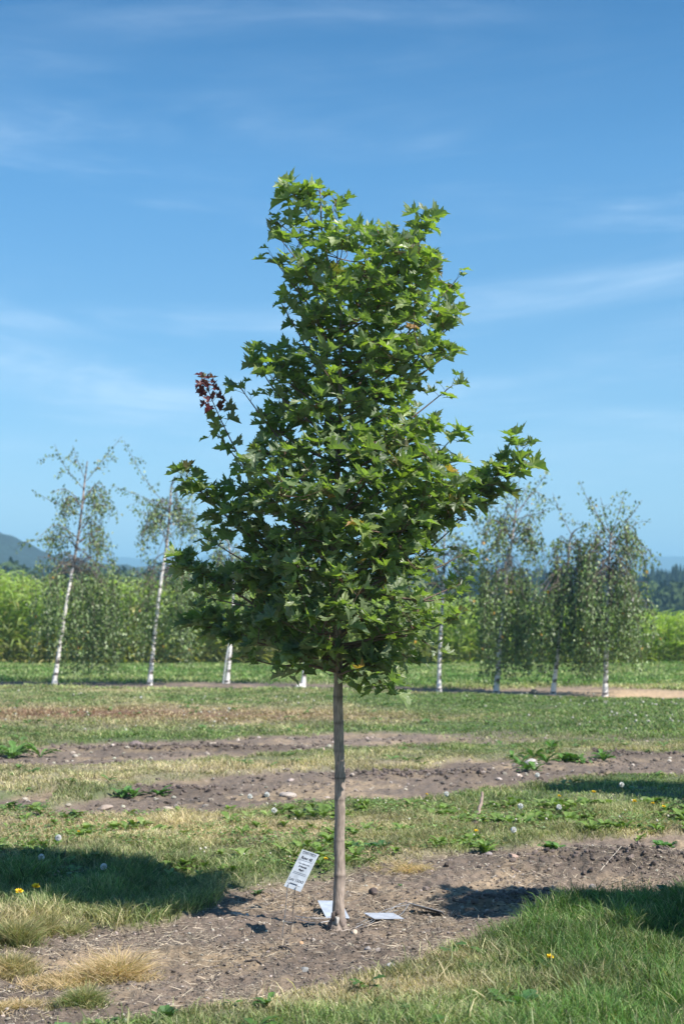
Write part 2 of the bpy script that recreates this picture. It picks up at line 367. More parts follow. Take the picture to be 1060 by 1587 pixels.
# ---------------------------------------------------------------- scattering on the ground
def scatter(px0, px1, d0, d1, per_m2, seed=0, fn=None):
    """random ground points in the wedge between photo columns px0..px1 and distances d0..d1; density per square metre at each point"""
    u0, u1 = (px0 - CX) / FPX, (px1 - CX) / FPX
    area = (u1 - u0) * (d1 * d1 - d0 * d0) / 2
    n = int(area * per_m2); r = np.random.default_rng(seed)
    y = np.sqrt(r.uniform(d0 * d0, d1 * d1, n)); x = r.uniform(u0, u1, n) * y
    if fn is not None:
        k = r.random(n) < fn(x, y); x, y = x[k], y[k]
    return x, y
BLADE_V = np.array([[-.5, 0, 0], [.5, 0, 0], [-.42, .45, 0.03], [.42, .45, 0.03], [-.25, .8, 0.0], [.25, .8, 0.0], [0, 1, -.06]])
def blades(buf, x, y, z, hgt, wid, col, lean=0.5, seed=0, bend=0.5):
    r = np.random.default_rng(seed); n = len(x)
    az = r.uniform(0, 2 * PI, n); ln = np.abs(r.normal(lean, 0.3, n))
    d = np.stack([np.cos(az) * ln, np.sin(az) * ln, np.ones(n)], 1); d = norm(d)
    h = np.broadcast_to(hgt, (n,)) * r.uniform(0.55, 1.25, n); w = np.broadcast_to(wid, (n,)) * r.uniform(0.7, 1.3, n)
    side = norm(np.cross(d, np.stack([np.cos(az + r.normal(0, .8, n)), np.sin(az + r.normal(0, .8, n)), np.zeros(n)], 1) + 1e-4))
    out = np.stack([np.cos(az), np.sin(az), np.full(n, -0.3)], 1)
    base = np.stack([x, y, z - 0.004], 1)
    bd = (r.uniform(0.1, 1.0, n) * bend)[:, None]
    p1 = base + d * (h * .5)[:, None]
    p2 = base + d * (h * .85)[:, None] + out * bd * (h * .22)[:, None]
    p3 = base + d * (h)[:, None] + out * bd * (h * .55)[:, None]
    W_ = (side * (w / 2)[:, None])
    v = np.stack([base - W_, base + W_, p1 - W_ * .9, p1 + W_ * .9, p2 - W_ * .5, p2 + W_ * .5, p3], 1)
    k = (np.arange(n) * 7)[:, None]
    q = np.concatenate([k + np.array([[0, 1, 3, 2]]), k + np.array([[2, 3, 5, 4]])])
    t = k + np.array([[4, 5, 6]])
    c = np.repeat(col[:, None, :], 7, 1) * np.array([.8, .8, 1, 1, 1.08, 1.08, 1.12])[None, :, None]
    s0 = buf.n; buf.add(v.reshape(-1, 3), q, c.reshape(-1, 3)); buf.f.append((t + s0).astype(np.int32))
def turf_col(x, y, seed, lush=0.0, var=0.34):
    r = np.random.default_rng(seed); n = len(x)
    dr = np.clip(dryness(x, y) + r.normal(0, 0.16, n) , 0, 1)
    dr = np.where(r.random(n) < 0.10, np.clip(dr + .5, 0, 1), dr)[:, None]
    l = np.clip(np.broadcast_to(lush, (n,)), 0, 1)[:, None]
    c = (GREEN * (1 - l) + LUSH * l) * (1 - dr) + DRY * dr
    c = c * (1 + r.normal(0, var, (n, 1))) * (.55 + .9 * fbm(x, y, .4, 611, 3))[:, None] + r.normal(0, .006, (n, 3))
    # a reddish weed patch far left
    c0 = G(150, 1112); k = np.exp(-((x - c0[0]) / 5) ** 2 - ((y - c0[1]) / 1.5) ** 2)[:, None] * (r.random((n, 1)) < .75)
    c = c * (1 - k) + RED * (1 + r.normal(0, .2, (n, 1))) * k
    return np.clip(c, .01, .8)
def grass():
    notd = lambda x, y: np.clip(1 - dirt_amount(x, y) * 1.02, 0, 1)
    # nearest turf, lush to the right
    b = Buf()
    def dens(x, y): return notd(x, y) * (0.55 + 0.45 * sstep(.35, .6, fbm(x, y, .25, 131, 3)))
    x, y = scatter(-420, 1480, 5.6, 9.2, 13500, 1, dens)
    keep = (x > -1.3) | (y > 7.6); x, y = x[keep], y[keep]
    lush = sstep(-.1, 1.1, x)
    dr = dryness(x, y)
    hg = (0.05 + 0.07 * lush) * (0.35 + 1.4 * fbm(x, y, .22, 141, 3) ** 1.2) * (1 - .25 * dr)
    hg = hg * (1 - 0.5 * dirt_amount(x, y))
    blades(b, x, y, height(x, y, False), hg, 0.0038, turf_col(x, y, 2, lush), .5, 3, .8)
    # coarser tall blades
    x, y = scatter(-420, 1480, 5.6, 9.2, 260, 4, notd); lush = sstep(-.1, 1.1, x)
    blades(b, x, y, height(x, y, False), 0.10 + .05 * lush, 0.006, turf_col(x, y, 5, lush) * 1.05, .5, 6, .9)
    tag(b.build('near_lawn_grass', M_grass, smooth=False), 'rough grass along the near edge, lush and dark on the right, thin and straw coloured in the middle', 'grass', kind='stuff')
    b = Buf()
    def dens2(x, y): return notd(x, y) * (0.35 + 0.65 * sstep(.38, .62, fbm(x, y, .3, 151, 3)))
    x, y = scatter(-420, 1480, 9.2, 13.2, 7500, 11, dens2)
    hg = 0.064 * (0.1 + 1.7 * fbm(x, y, .35, 161, 3) ** 1.3); left = sstep(-.2, -1.6, x) * sstep(11.6, 10.4, y)
    hg = hg * (1 + .7 * left)
    blades(b, x, y, height(x, y, False), hg, 0.0048, turf_col(x, y, 12, .15 + .5 * left), .6, 13, .8)
    x, y = scatter(-420, 560, 8.1, 9.3, 9000, 14, notd)
    blades(b, x, y, height(x, y, False), 0.10 * (.6 + .8 * fbm(x, y, .3, 161, 2)), 0.004, turf_col(x, y, 15, .3), .55, 16, .9)
    tag(b.build('middle_lawn_grass', M_grass, smooth=False), 'patchy green and straw grass behind the maple between the first two soil strips', 'grass', kind='stuff')
    b = Buf()
    x, y = scatter(-420, 1480, 13.2, 21.5, 2300, 21, dens2)
    blades(b, x, y, height(x, y, False), 0.062 * (.15 + 1.6 * fbm(x, y, .5, 171, 3) ** 1.3), 0.008, turf_col(x, y, 22, .1), .55, 23, .7)
    x, y = scatter(-420, 1480, 20.5, 36, 560, 24, notd)
    blades(b, x, y, height(x, y, False), 0.05 * (.3 + 1.4 * fbm(x, y, 1.0, 181, 3)), 0.015, turf_col(x, y, 25, .2 * sstep(-4, 3, x)) * 1.08, .6, 26, .6)
    tag(b.build('far_lawn_grass', M_grass, smooth=False), 'blurred sunlit grass strips between the tilled rows', 'grass', kind='stuff')
    b = Buf()
    x, y = scatter(-450, 1500, 33, 52, 230, 27, notd)
    c = turf_col(x, y, 28, .5)
    blades(b, x, y, height(x, y, False), 0.10 * (.5 + 1.0 * fbm(x, y, 1.5, 191, 2)), 0.026, c * np.array([.95, 1.15, .9]), .6, 29, .6)
    tag(b.build('headland_grass', M_grass, smooth=False), 'green grass between the birch row and the corn', 'grass', kind='stuff')
grass()

# broad-leaved weeds
def weed_template():
    # toothed lance leaf along +y, folded, arching
    xs = np.array([.03, .05, .13, .09, .19, .13, .23, .16, .17, .0]); ys = np.array([0, .2, .32, .38, .52, .56, .72, .78, .88, 1.0])
    v = []; 
    for a, b_ in zip(xs, ys): v.append((-a, b_, .10 * a * 3 + .35 * b_ - .55 * b_ * b_)); v.append((0, b_, .35 * b_ - .55 * b_ * b_)); v.append((a, b_, .10 * a * 3 + .35 * b_ - .55 * b_ * b_))
    f = []
    for k in range(len(xs) - 1): f += [(3 * k, 3 * k + 1, 3 * k + 4, 3 * k + 3), (3 * k + 1, 3 * k + 2, 3 * k + 5, 3 * k + 4)]
    return np.array(v), np.array(f)
WV, WF = weed_template()
SV = np.array([(0, 0, 0), (-.22, .18, .06), (.22, .18, .06), (-.38, .5, .08), (0, .5, -.02), (.38, .5, .08), (-.25, .85, .0), (0, .85, -.06), (.25, .85, .0), (0, 1.02, -.12)])
SF = np.array([(0, 4, 3, 1), (0, 2, 5, 4), (3, 4, 7, 6), (4, 5, 8, 7)])
def rosette(buf, c, size, n, col, seed, tv=WV, tf=WF, up=.5, sxr=(.8, 1.5)):
    r = np.random.default_rng(seed); az = r.uniform(0, 2 * PI, n); e = r.uniform(.15, 1.0, n) * up
    d = np.stack([np.cos(az), np.sin(az), e], 1)
    upv = np.stack([-np.cos(az) * e, -np.sin(az) * e, np.ones(n)], 1) + r.normal(0, .15, (n, 3))
    p = np.asarray(c)[None] + np.stack([np.cos(az), np.sin(az), np.zeros(n)], 1) * size * .05 * r.random((n, 1))
    cc = np.clip(np.asarray(col)[None] * (1 + r.normal(0, .15, (n, 1))), .01, .9)
    stamp(buf, tv, tf, p, d, upv, size * r.uniform(.6, 1.15, n), cc, None, r.uniform(*sxr, n))
def weeds():
    b = Buf()
    def dn(x, y):
        m = (1 - dirt_amount(x, y))
        right = sstep(-.6, .8, x) * .8 + .25
        return m * right * sstep(.42, .6, fbm(x, y, .4, 201, 3))
    x, y = scatter(-350, 1400, 9.6, 13.2, 110, 41, dn); z = height(x, y, False)
    for k in range(len(x)):
        rosette(b, (x[k], y[k], z[k] + .01), rng.uniform(.045, .115), rng.integers(6, 12), (0.14, 0.22, 0.045) if rng.random() < .7 else (.20, .27, .08), 1000 + k, up=1.5)
    x, y = scatter(-350, 1400, 6.0, 9.0, 14, 42, lambda x, y: (1 - dirt_amount(x, y)) * .5); z = height(x, y, False)
    for k in range(len(x)):
        rosette(b, (x[k], y[k], z[k] + .01), rng.uniform(.05, .11), rng.integers(5, 9), (0.07, 0.14, 0.03), 3000 + k, up=.9)
    x, y = scatter(-350, 1400, 13.2, 30, 5, 43, lambda x, y: (1 - dirt_amount(x, y)) * sstep(.45, .6, fbm(x, y, .9, 211, 3))); z = height(x, y, False)
    for k in range(len(x)):
        rosette(b, (x[k], y[k], z[k] + .01), rng.uniform(.06, .13), rng.integers(5, 9), (0.11, 0.19, 0.05), 5000 + k, up=.9)
    # clover-like small leaves
    def dc(x, y): return (1 - dirt_amount(x, y)) * sstep(.47, .58, fbm(x, y, .5, 221, 3))
    x, y = scatter(-350, 1400, 9.4, 13.2, 1500, 44, dc); n = len(x); z = height(x, y, False)
    r = np.random.default_rng(5); az = r.uniform(0, 2 * PI, n)
    dd = np.stack([np.cos(az), np.sin(az), r.uniform(-.3, .6, n)], 1)
    c = np.array([0.14, .22, .065])[None] * (1 + r.normal(0, .25, (n, 1))); k = r.random(n) < .18; c[k] = np.array([.25, .2, .1]) * (1 + r.normal(0, .2, (k.sum(), 1)))
    stamp(b, SV, SF, np.stack([x, y, z + r.uniform(.01, .06, n)], 1), dd, np.array([[0, 0, 1.]]) + r.normal(0, .3, (n, 3)), r.uniform(.012, .034, n), np.clip(c, .01, .7))
    tag(b.build('ground_cover_weeds', M_weed, smooth=False), 'mixed dandelion, clover and other low weeds growing through the grass', 'weeds', kind='stuff')
weeds()

def litter():
    # straw and dead grass lying on the bare soil
    b = Buf()
    def ds(x, y): return dirt_amount(x, y) * (0.25 + sstep(.42, .68, fbm(x, y, .45, 231, 3)))
    x, y = scatter(-300, 1360, 6.0, 11.0, 4200, 51, ds); n = len(x); r = np.random.default_rng(52)
    z = height(x, y) + .004; az = r.uniform(0, 2 * PI, n)
    V = np.array([(-.5, 0, 0), (.5, 0, 0), (.5, .5, .035), (-.5, .5, .035), (.3, 1, 0), (-.3, 1, 0)]) * np.array([.05, 1, 1]); F = np.array([(0, 1, 2, 3), (3, 2, 4, 5)])
    c = np.array([.40, .33, .24])[None] * (1 + r.normal(0, .25, (n, 1))); k = r.random(n) < .4; c[k] *= .35
    stamp(b, V, F, np.stack([x, y, z], 1), np.stack([np.cos(az), np.sin(az), r.normal(0, .22, n)], 1), np.array([[0, 0, 1.]]) + r.normal(0, .5, (n, 3)), r.uniform(.018, .065, n), np.clip(c, .02, .8))
    x, y = scatter(-300, 1360, 12, 21, 120, 53, ds); n = len(x); z = height(x, y) + .004; az = r.uniform(0, 2 * PI, n)
    c = np.array([.30, .23, .14])[None] * (1 + r.normal(0, .2, (n, 1)))
    stamp(b, V, F, np.stack([x, y, z], 1), np.stack([np.cos(az), np.sin(az), r.normal(0, .15, n)], 1), np.tile([[0, 0, 1.]], (n, 1)), r.uniform(.04, .12, n), np.clip(c, .02, .8))
    tag(b.build('straw_litter', M_straw, smooth=False), 'pale dead grass and straw scraps strewn over the bare soil', 'straw', kind='stuff')
    # clods and gravel
    ico = bpy.data.meshes.new('t'); import bmesh
    bm = bmesh.new(); bmesh.ops.create_icosphere(bm, subdivisions=1, radius=1); tv = np.array([v.co[:] for v in bm.verts]); tf = np.array([[v.index for v in f.verts] for f in bm.faces]); bm.free(); bpy.data.meshes.remove(ico)
    for nm, rocky in (('soil_clods', False), ('gravel', True)):
        b = Buf(); r = np.random.default_rng(60 + rocky)
        for var in range(5):
            v = tv * r.uniform(.65, 1.15, (len(tv), 1)) * np.array([1, .85, .62]) * (1 if rocky else r.uniform(.8, 1.2, (1, 3)))
            for (d0, d1, per, s0, s1) in ((6.0, 11.0, 420 if not rocky else 60, .003, .014 if not rocky else .015), (12.2, 21.5, 16 if not rocky else 3, .012, .045)):
                fn = (lambda x, y: dirt_amount(x, y) * sstep(.35, .7, fbm(x, y, .4, 241, 3)) ) if not rocky else (lambda x, y: dirt_amount(x, y) * (.4 + .6 * sstep(.45, .6, fbm(x, y, .6, 251, 2))))
                x, y = scatter(-300, 1360, d0, d1, per, 70 + var + 10 * rocky, fn); n = len(x)
                z = height(x, y); az = r.uniform(0, 2 * PI, n); s = s0 + (s1 - s0) * r.random(n) ** 3.0
                if rocky: c = np.array([.34, .29, .24])[None] * (1 + r.normal(0, .22, (n, 1))) * (1 + r.normal(0, .04, (n, 3)))
                else: c = np.array([.138, .110, .090])[None] * (1 + r.normal(0, .25, (n, 1)))
                stamp(b, v, tf, np.stack([x, y, z + s * .2], 1), np.stack([np.cos(az), np.sin(az), r.normal(0, .3, n)], 1), np.array([[0, 0, 1.]]) + r.normal(0, .3, (n, 3)), s, np.clip(c, .03, .8))
        # a loose heap of broken soil
        if not rocky:
            for (c0, rx, ry, a) in BUMPS:
                if c0[1] > 9 or a < .045: 
                    if a < .045: continue
                if a == .08: continue
                n = 500; x = c0[0] + r.normal(0, .5 * rx, n); y = c0[1] + r.normal(0, .45 * ry, n); k = dirt_amount(x, y) > .6; x, y = x[k], y[k]; n = len(x)
                z = height(x, y); s = .0024 * c0[1] ** .4 * (1 + 5 * r.random(n) ** 3); az = r.uniform(0, 2 * PI, n)
                c = np.array([.12, .092, .078])[None] * (1 + r.normal(0, .2, (n, 1)))
                stamp(b, v, tf, np.stack([x, y, z + s * .3], 1), np.stack([np.cos(az), np.sin(az), r.normal(0, .3, n)], 1), np.array([[0, 0, 1.]]) + r.normal(0, .3, (n, 3)), s, np.clip(c, .03, .8))
        tag(b.build(nm, M_stone if rocky else M_soil, smooth=False), 'small pale gravel scattered over the soil strips' if rocky else 'crumbled dark soil clods along the tilled strips', 'gravel' if rocky else 'soil', kind='stuff')
litter()

# ---------------------------------------------------------------- stones one can tell apart
def rock_mesh(seed, size, flat, col):
    import bmesh
    r = np.random.default_rng(seed); bm = bmesh.new(); bmesh.ops.create_icosphere(bm, subdivisions=3, radius=1)
    v = np.array([q.co[:] for q in bm.verts]); f = np.array([[q.index for q in p.verts] for p in bm.faces]); bm.free()
    d = np.ones(len(v))
    for k in range(9):
        n = norm(r.normal(0, 1, 3)); t = r.uniform(.62, .9); s = v @ n; d = np.minimum(d, np.where(s > t, t / np.maximum(s, 1e-3), 1))
    v = v * d[:, None] * (1 + .05 * np.sin(v[:, :1] * 7 + seed) * np.cos(v[:, 1:2] * 6))
    v = v * np.array([1, r.uniform(.65, .85), flat]) * size
    b = Buf(); b.add(v, f, col); return b
STONES = [
 ((370, 1419), .050, .35, (.36, .31, .26), 'large flat grey stone lying at the grass edge left of the sign'),
 ((383, 1417), .016, .8, (.55, .5, .44), 'small round whitish stone touching the large flat grey stone'),
 ((412, 1463), .024, .6, (.42, .35, .27), 'rounded tan stone just left of the sign stake feet'),
 ((467, 1466), .016, .9, (.48, .30, .17), 'small upright orange brown stone right of the sign stakes'),
 ((472, 1506), .032, .5, (.25, .25, .24), 'flat grey stone in front of the sign toward the near grass'),
 ((549, 1451), .024, .7, (.52, .42, .32), 'light tan stone beside the foot of the maple trunk'),
 ((606, 1504), .030, .4, (.38, .37, .36), 'pale grey flat stone half sunk near the front grass edge'),
 ((731, 1479), .030, .35, (.35, .34, .34), 'thin grey flat stone at the edge of the near right grass'),
 ((999, 1389), .034, .8, (.30, .25, .22), 'big brown rounded stone on the heap by the right grass'),
 ((917, 1378), .030, .8, (.27, .23, .21), 'dark grey brown stone at the foot of the soil heap'),
 ((797, 1343), .046, .4, (.36, .25, .20), 'reddish flat stone near the far edge of the maple soil strip'),
 ((756, 1331), .034, .6, (.28, .24, .23), 'dark stone lying where the weeds meet the maple soil strip'),
 ((579, 1391), .036, .9, (.07, .05, .045), 'almost black soil lump behind the maple trunk'),
 ((164, 1256), .075, .4, (.33, .26, .21), 'flat brown stone at the left end of the second soil strip'),
 ((260, 1256), .060, .6, (.42, .34, .27), 'light tan stone in the left part of the second soil strip'),
 ((447, 1237), .090, .35, (.36, .31, .27), 'wide flat stone in the second soil strip left of the trunk'),
 ((334, 1158), .100, .5, (.50, .42, .33), 'pale yellowish stone on the third soil strip'),
 ((823, 1189), .090, .7, (.42, .38, .36), 'pale grey lump of rock at the far edge of the second soil strip'),
 ((466, 1066), .15, .7, (.66, .62, .56), 'white rounded rock at the foot of the fourth birch from the left'),
 ((827, 1073), .10, .7, (.45, .32, .23), 'orange brown rock between the two right-hand birches and the soil strip'),
 ((212, 1154), .10, .6, (.18, .14, .13), 'dark clod topped stone at the left of the third soil strip'),
 ((640, 1512), .020, .6, (.40, .33, .26), 'small tan pebble right of the pale grey flat stone'),
 ((570, 1473), .022, .7, (.30, .27, .25), 'grey angular stone in front of the maple trunk'),
 ((585, 1471), .020, .7, (.36, .31, .28), 'brownish stone next to the grey angular stone before the trunk'),
]
for k, (p, s, fl, c, lab) in enumerate(STONES):
    q = GH(*p); o = rock_mesh(300 + k, s, fl, c).build('stone', M_stone)
    o.location = (q[0], q[1], q[2] + s * fl * .35); o.rotation_euler = (rng.normal(0, .1), rng.normal(0, .1), rng.uniform(-.6, .6) if s > .03 else rng.uniform(0, 6))
    tag(o, lab, 'stone', 'stones on the soil strips')

# ---------------------------------------------------------------- maple
HALF = [(0, -.02), (.12, -.10), (.24, -.15), (.37, -.26), (.36, -.10), (.50, -.11), (.43, .01), (.385, .075), (.58, .11), (.66, .18), (.88, .29), (.66, .31), (.70, .43), (.52, .42), (.52, .53), (.36, .45), (.29, .50), (.31, .60), (.44, .80), (.27, .755), (.24, .88), (.11, .93), (0, 1.16)]
def leaf_template(seed):
    r = np.random.default_rng(seed)
    right = HALF; left = [(-a, b) for a, b in reversed(HALF[1:-1])]
    o = np.array(right + left); c = np.array([0, .12])
    n = len(o); mid = c + (o - c) * .55
    P2 = np.concatenate([[c], mid, o])
    x, y = P2[:, 0], P2[:, 1]
    rad = np.hypot(x, y - .1); th = np.arctan2(y - .12, x)
    droop = r.uniform(.05, .5); fold = r.uniform(.10, .95); ph = r.uniform(0, 6, 3)
    # veins run to the five lobe tips; the blade rises between them
    va = np.radians([-38, 12, 90, 168, 218]); dv = np.min(np.abs((th[:, None] - va[None] + PI) % (2 * PI) - PI), 1)
    z = -droop * rad ** 2 + fold * np.abs(x) * .8 + .28 * np.clip(dv, 0, .5) * rad
    z += (.07 * np.sin(4 * th + ph[0]) + .05 * np.sin(9 * th + ph[1])) * rad + .10 * np.sin(3 * y + ph[2]) * rad
    curl = r.uniform(-.25, .55); z += curl * np.clip(rad - .6, 0, 1) ** 1 * .9 + r.uniform(0, .9) * np.clip(np.abs(x) - .38, 0, 1)
    V = np.stack([x, y, z], 1)
    F3 = [(0, 1 + k, 1 + (k + 1) % n) for k in range(n)]
    F4 = [(1 + k, 1 + n + k, 1 + n + (k + 1) % n, 1 + (k + 1) % n) for k in range(n)]
    tint = np.concatenate([[1.1], np.full(n, 1.0), np.full(n, .97)])
    return V, np.array(F3), np.array(F4), tint
LEAVES = [leaf_template(400 + k) for k in range(16)]
def stamp_leaves(buf, pos, fwd, up, size, col, seed):
    r = np.random.default_rng(seed); which = r.integers(0, len(LEAVES), len(pos))
    for k, (V, F3, F4, tint) in enumerate(LEAVES):
        m = which == k
        if not m.any(): continue
        s0 = buf.n
        stamp(buf, V, F3, pos[m], fwd[m], up[m], size[m], col[m], tint, r.uniform(.85, 1.15, m.sum()))
        n = len(V); buf.f.append(((F4[None] + (np.arange(m.sum()) * n)[:, None, None]).reshape(-1, 4) + s0).astype(np.int32))

ENV = np.array([(262, 492, 500), (290, 482, 503), (315, 462, 516), (335, 438, 520), (350, 428, 530), (362, 422, 552), (372, 418, 640), (385, 425, 684), (400, 418, 690), (425, 424, 712), (450, 440, 700), (470, 436, 706), (495, 430, 716), (515, 432, 700), (540, 425, 690), (555, 385, 692), (570, 388, 690), (600, 366, 700), (625, 374, 682), (640, 366, 690), (665, 354, 708),
                (690, 345, 712), (715, 332, 752), (740, 300, 768), (760, 315, 752), (780, 296, 738), (810, 322, 728), (840, 340, 700), (860, 335, 720), (880, 318, 722), (905, 330, 720), (930, 318, 708), (960, 322, 704), (985, 350, 680), (1005, 385, 640), (1022, 415, 632), (1045, 505, 625), (1075, 545, 600)])
ENV = ENV.astype(float); ENV[:, 1] += np.interp(ENV[:, 0], [560, 600, 1000, 1040], [0, 22, 34, 8]); ENV[:, 2] -= np.interp(ENV[:, 0], [560, 600, 1000, 1040], [0, 14, 20, 4])
MD = 8.27                       # distance of the maple
def env(z):
    """left and right reach of the crown at height z, in metres about x=0"""
    zz = np.array([P(CX, e, MD)[2] for e in ENV[:, 0]]); 
    l = np.array([P(a, e, MD)[0] for e, a in ENV[:, :2]]); r = np.array([P(b, e, MD)[0] for e, b in ENV[:, [0, 2]]])
    return np.interp(z, zz[::-1], l[::-1]), np.interp(z, zz[::-1], r[::-1])
TRUNK = [(523, 1448), (524, 1400), (526, 1360), (527, 1280), (526, 1200), (525, 1120), (524, 1050), (520, 940), (516, 824), (523, 753), (526, 680), (527, 588), (529, 495), (518, 440), (506, 397), (498, 340), (496, 288)]
TR = [.040, .0345, .034, .032, .031, .030, .028, .024, .0195, .0185, .0165, .014, .0115, .009, .007, .005, .003]
def maple(root, base, seed, explicit, ax=0.0, trunk_detail=True, nrand=30, mirror=1):
    r = np.random.default_rng(seed)
    tp = np.array([P(a, b, MD) for a, b in TRUNK]); tp[:, 1] += .03 * np.sin(np.linspace(0, 5, len(tp)))
    NT = 560; tz = spline(tp, NT); tr = np.interp(np.linspace(0, 1, NT), np.linspace(0, 1, len(TR)), TR)
    z = tz[:, 2]
    tr = .95 * tr * (1 + .02 * np.sin(z * 31) + .015 * np.sin(z * 57 + 1)); tz[:, 0] += .003 * np.sin(z * 9) + .0015 * np.sin(z * 23)
    scars = [.30, .50, .73, .855, 1.01, 1.17, 1.32, 1.45]
    col = np.tile(np.array([.31, .245, .20]), (NT, 1)) * (1 + .05 * np.sin(z * 13))[:, None]
    for s in scars:
        am = r.uniform(.25, 1.0); g = np.exp(-((z - s) / r.uniform(.009, .02)) ** 2); tr = tr * (1 + .10 * am * g); col = col * (1 - .5 * am * np.exp(-((z - s + .004) / r.uniform(.005, .010)) ** 2))[:, None]
    tr = tr * (1 + .45 * np.exp(-np.clip(z, 0, 9) / .045))
    T = Buf(); nn = 20; V, F = tube(tz, tr, nn)
    ang = np.arctan2(V[:, 1] - np.repeat(tz[:, 1], nn), V[:, 0] - np.repeat(tz[:, 0], nn))
    low = np.exp(-np.clip(V[:, 2], 0, 9) / .07)
    off = (np.sin(ang * 3 + 1 + V[:, 2] * 22) * .35 + np.sin(ang * 5) * .22) * low * .022
    cen = np.repeat(tz, nn, 0); V = V + norm(V - cen) * off[:, None]
    cc = np.repeat(col, nn, 0) * (1 - .3 * low * (np.sin(ang * 3 + 1 + V[:, 2] * 22) < -.2))[:, None]
    up_ = sstep(1.3, 2.4, V[:, 2])[:, None]; cc = cc * (1 - .15 * up_)
    T.add(V, F, cc)
    if trunk_detail:   # knobbly graft swelling with a pale broken face at the foot
        for (dx, dy, dz, rr, c) in ((-.032, -.012, .03, .028, (.17, .13, .11)), (-.022, -.030, .075, .020, (.16, .12, .10)), (.028, -.020, .035, .026, (.2, .155, .13)), (.0, -.040, .10, .012, (.15, .11, .09)), (-.044, .0, .0, .028, (.15, .12, .10)), (.034, -.03, .0, .022, (.19, .15, .12)), (-.016, -.036, .0, .024, (.14, .11, .09))):
            b0 = rock_mesh(int(1e3 * rr) + 7, rr, 1.5, c)
            T.add(b0.v[0] + np.array([base[0] + dx, base[1] + dy, base[2] + dz]), b0.f[0], c)
        b0 = rock_mesh(77, .016, 1.9, (.40, .37, .34)); T.add(b0.v[0] + np.array([base[0] - .003, base[1] - .043, base[2] + .055]), b0.f[0], (.40, .37, .34))
    o = T.build('trunk', M_bark, root, origin=base)
    # limbs
    tz0 = tz.copy()
    def trunk_at(zq): 
        k = int(np.argmin(np.abs(tz0[:, 2] - zq))); return tz0[k].copy(), tr[k]
    limbs = []
    for (ay, tip, dy, sag) in explicit:
        p0 = P(524, ay, MD); a, ra = trunk_at(p0[2]); t = P(tip[0], tip[1], MD + dy); limbs.append((a, t, ra, sag, 'out' if tip[0] in (812, 772, 290, 284, 306, 655, 455, 592) else 'in'))
    zlo, zhi = P(520, 1045, MD)[2], P(520, 380, MD)[2]
    for k in range(nrand):
        zz = zlo + (zhi - zlo) * (k + r.random()) / nrand; a, ra = trunk_at(zz); az = k * 2.39996 + r.normal(0, .25)
        low = sstep(zlo + .5, zlo, zz)
        for it in range(4):
            l, rr = env(zz + (.35 if it else .2) * (1 - 1.6 * low)); cx_ = (l + rr) / 2; hw = (rr - l) / 2
            R = .93 * hw * r.uniform(.80, 1.0)
            rise = (.75 - 1.0 * low) * R * r.uniform(.75, 1.25)
            l, rr = env(zz + rise); cx_ = (l + rr) / 2; hw = (rr - l) / 2; R = .93 * hw * r.uniform(.8, 1.0)
        t = np.array([cx_ + R * math.cos(az), MD + min(R, .78) * math.sin(az), zz + rise])
        limbs.append((a, t, ra, .05, 'in'))
    pos, fwd, upv, size, colr = [], [], [], [], []
    pet = Buf(); redp = Buf(); redl = []; LP = []
    SUNV = np.array(tosun); LB = []; NCL = 450
    def leaf(p, d, big, red=0.0, force=False):
        """one leaf on its stalk, leaving the twig at p in direction d"""
        L = r.uniform(.035, .095) * big
        d = norm(d * 1.0 + np.array([0, 0, .30]) + r.normal(0, .28, 3)); q = p + d * L - np.array([0, 0, .12 * L])
        if not force:
            l, rr = env(q[2]); cx_ = (l + rr) / 2; hw = (rr - l) / 2
            e = ((q[0] - cx_) / max(hw - .045 - .045 * float(sstep(3.55, 3.9, q[2])), .02)) ** 2 + ((q[1] - MD) / min(.56 + .24 * float(sstep(1.5, 2.1, q[2])), 1.1 * hw + .02)) ** 2
            if e > 1.0: return
        out = d * np.array([1, 1, .25]) + np.array([0, 0, -.16 + r.normal(0, .25)])
        s = r.uniform(.046, .102) * big
        n = np.array([0, 0, 1.0]) + SUNV * .40 + norm(d * np.array([1, 1, 0])) * .25 + r.normal(0, .36, 3)
        pos.append(q); fwd.append(out); upv.append(n); size.append(s)
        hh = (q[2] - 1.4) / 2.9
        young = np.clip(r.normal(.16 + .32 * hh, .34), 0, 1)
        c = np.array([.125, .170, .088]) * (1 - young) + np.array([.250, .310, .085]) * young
        x = r.random()
        if x < .006: c = np.array([.30, .17, .07])
        elif x < .03: c = np.array([.12, .11, .05])
        c = c * (1 - red) + np.array([.12, .028, .038]) * red
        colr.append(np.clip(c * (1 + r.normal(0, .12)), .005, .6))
        b_ = redp if red > .5 else pet
        mid = (p + q) / 2 + np.array([0, 0, .05 * L]); add_tube(b_, spline([p, mid, q], 4), .0011, 4, (.16, .075, .045) if r.random() < .6 else (.16, .16, .06))
        redl.append(red)
    for li, (a, t, ra, sag, ex) in enumerate(limbs):
        v = t - a; L = np.linalg.norm(v); h = np.array([v[0], v[1], 0])
        m1 = a + v * .35 + np.array([0, 0, -sag * L * .9]) + r.normal(0, .02, 3); m2 = a + v * .7 + np.array([0, 0, -sag * L * .7]) + r.normal(0, .02, 3)
        if v[2] < 0: m1[2] += .22 * L; m2[2] += .16 * L
        path = spline([a, m1, m2, t], 16); r0 = min(ra * .55, .006 + .012 * L)
        B = Buf(); rad = np.linspace(r0, .0022, 16); add_tube(B, path, rad, 7, (.15, .105, .085))
        dirs = norm(np.gradient(path, axis=0))
        LP.append(path)
        nt = max(3, int(L / .075)) if ex == 'out' else 0
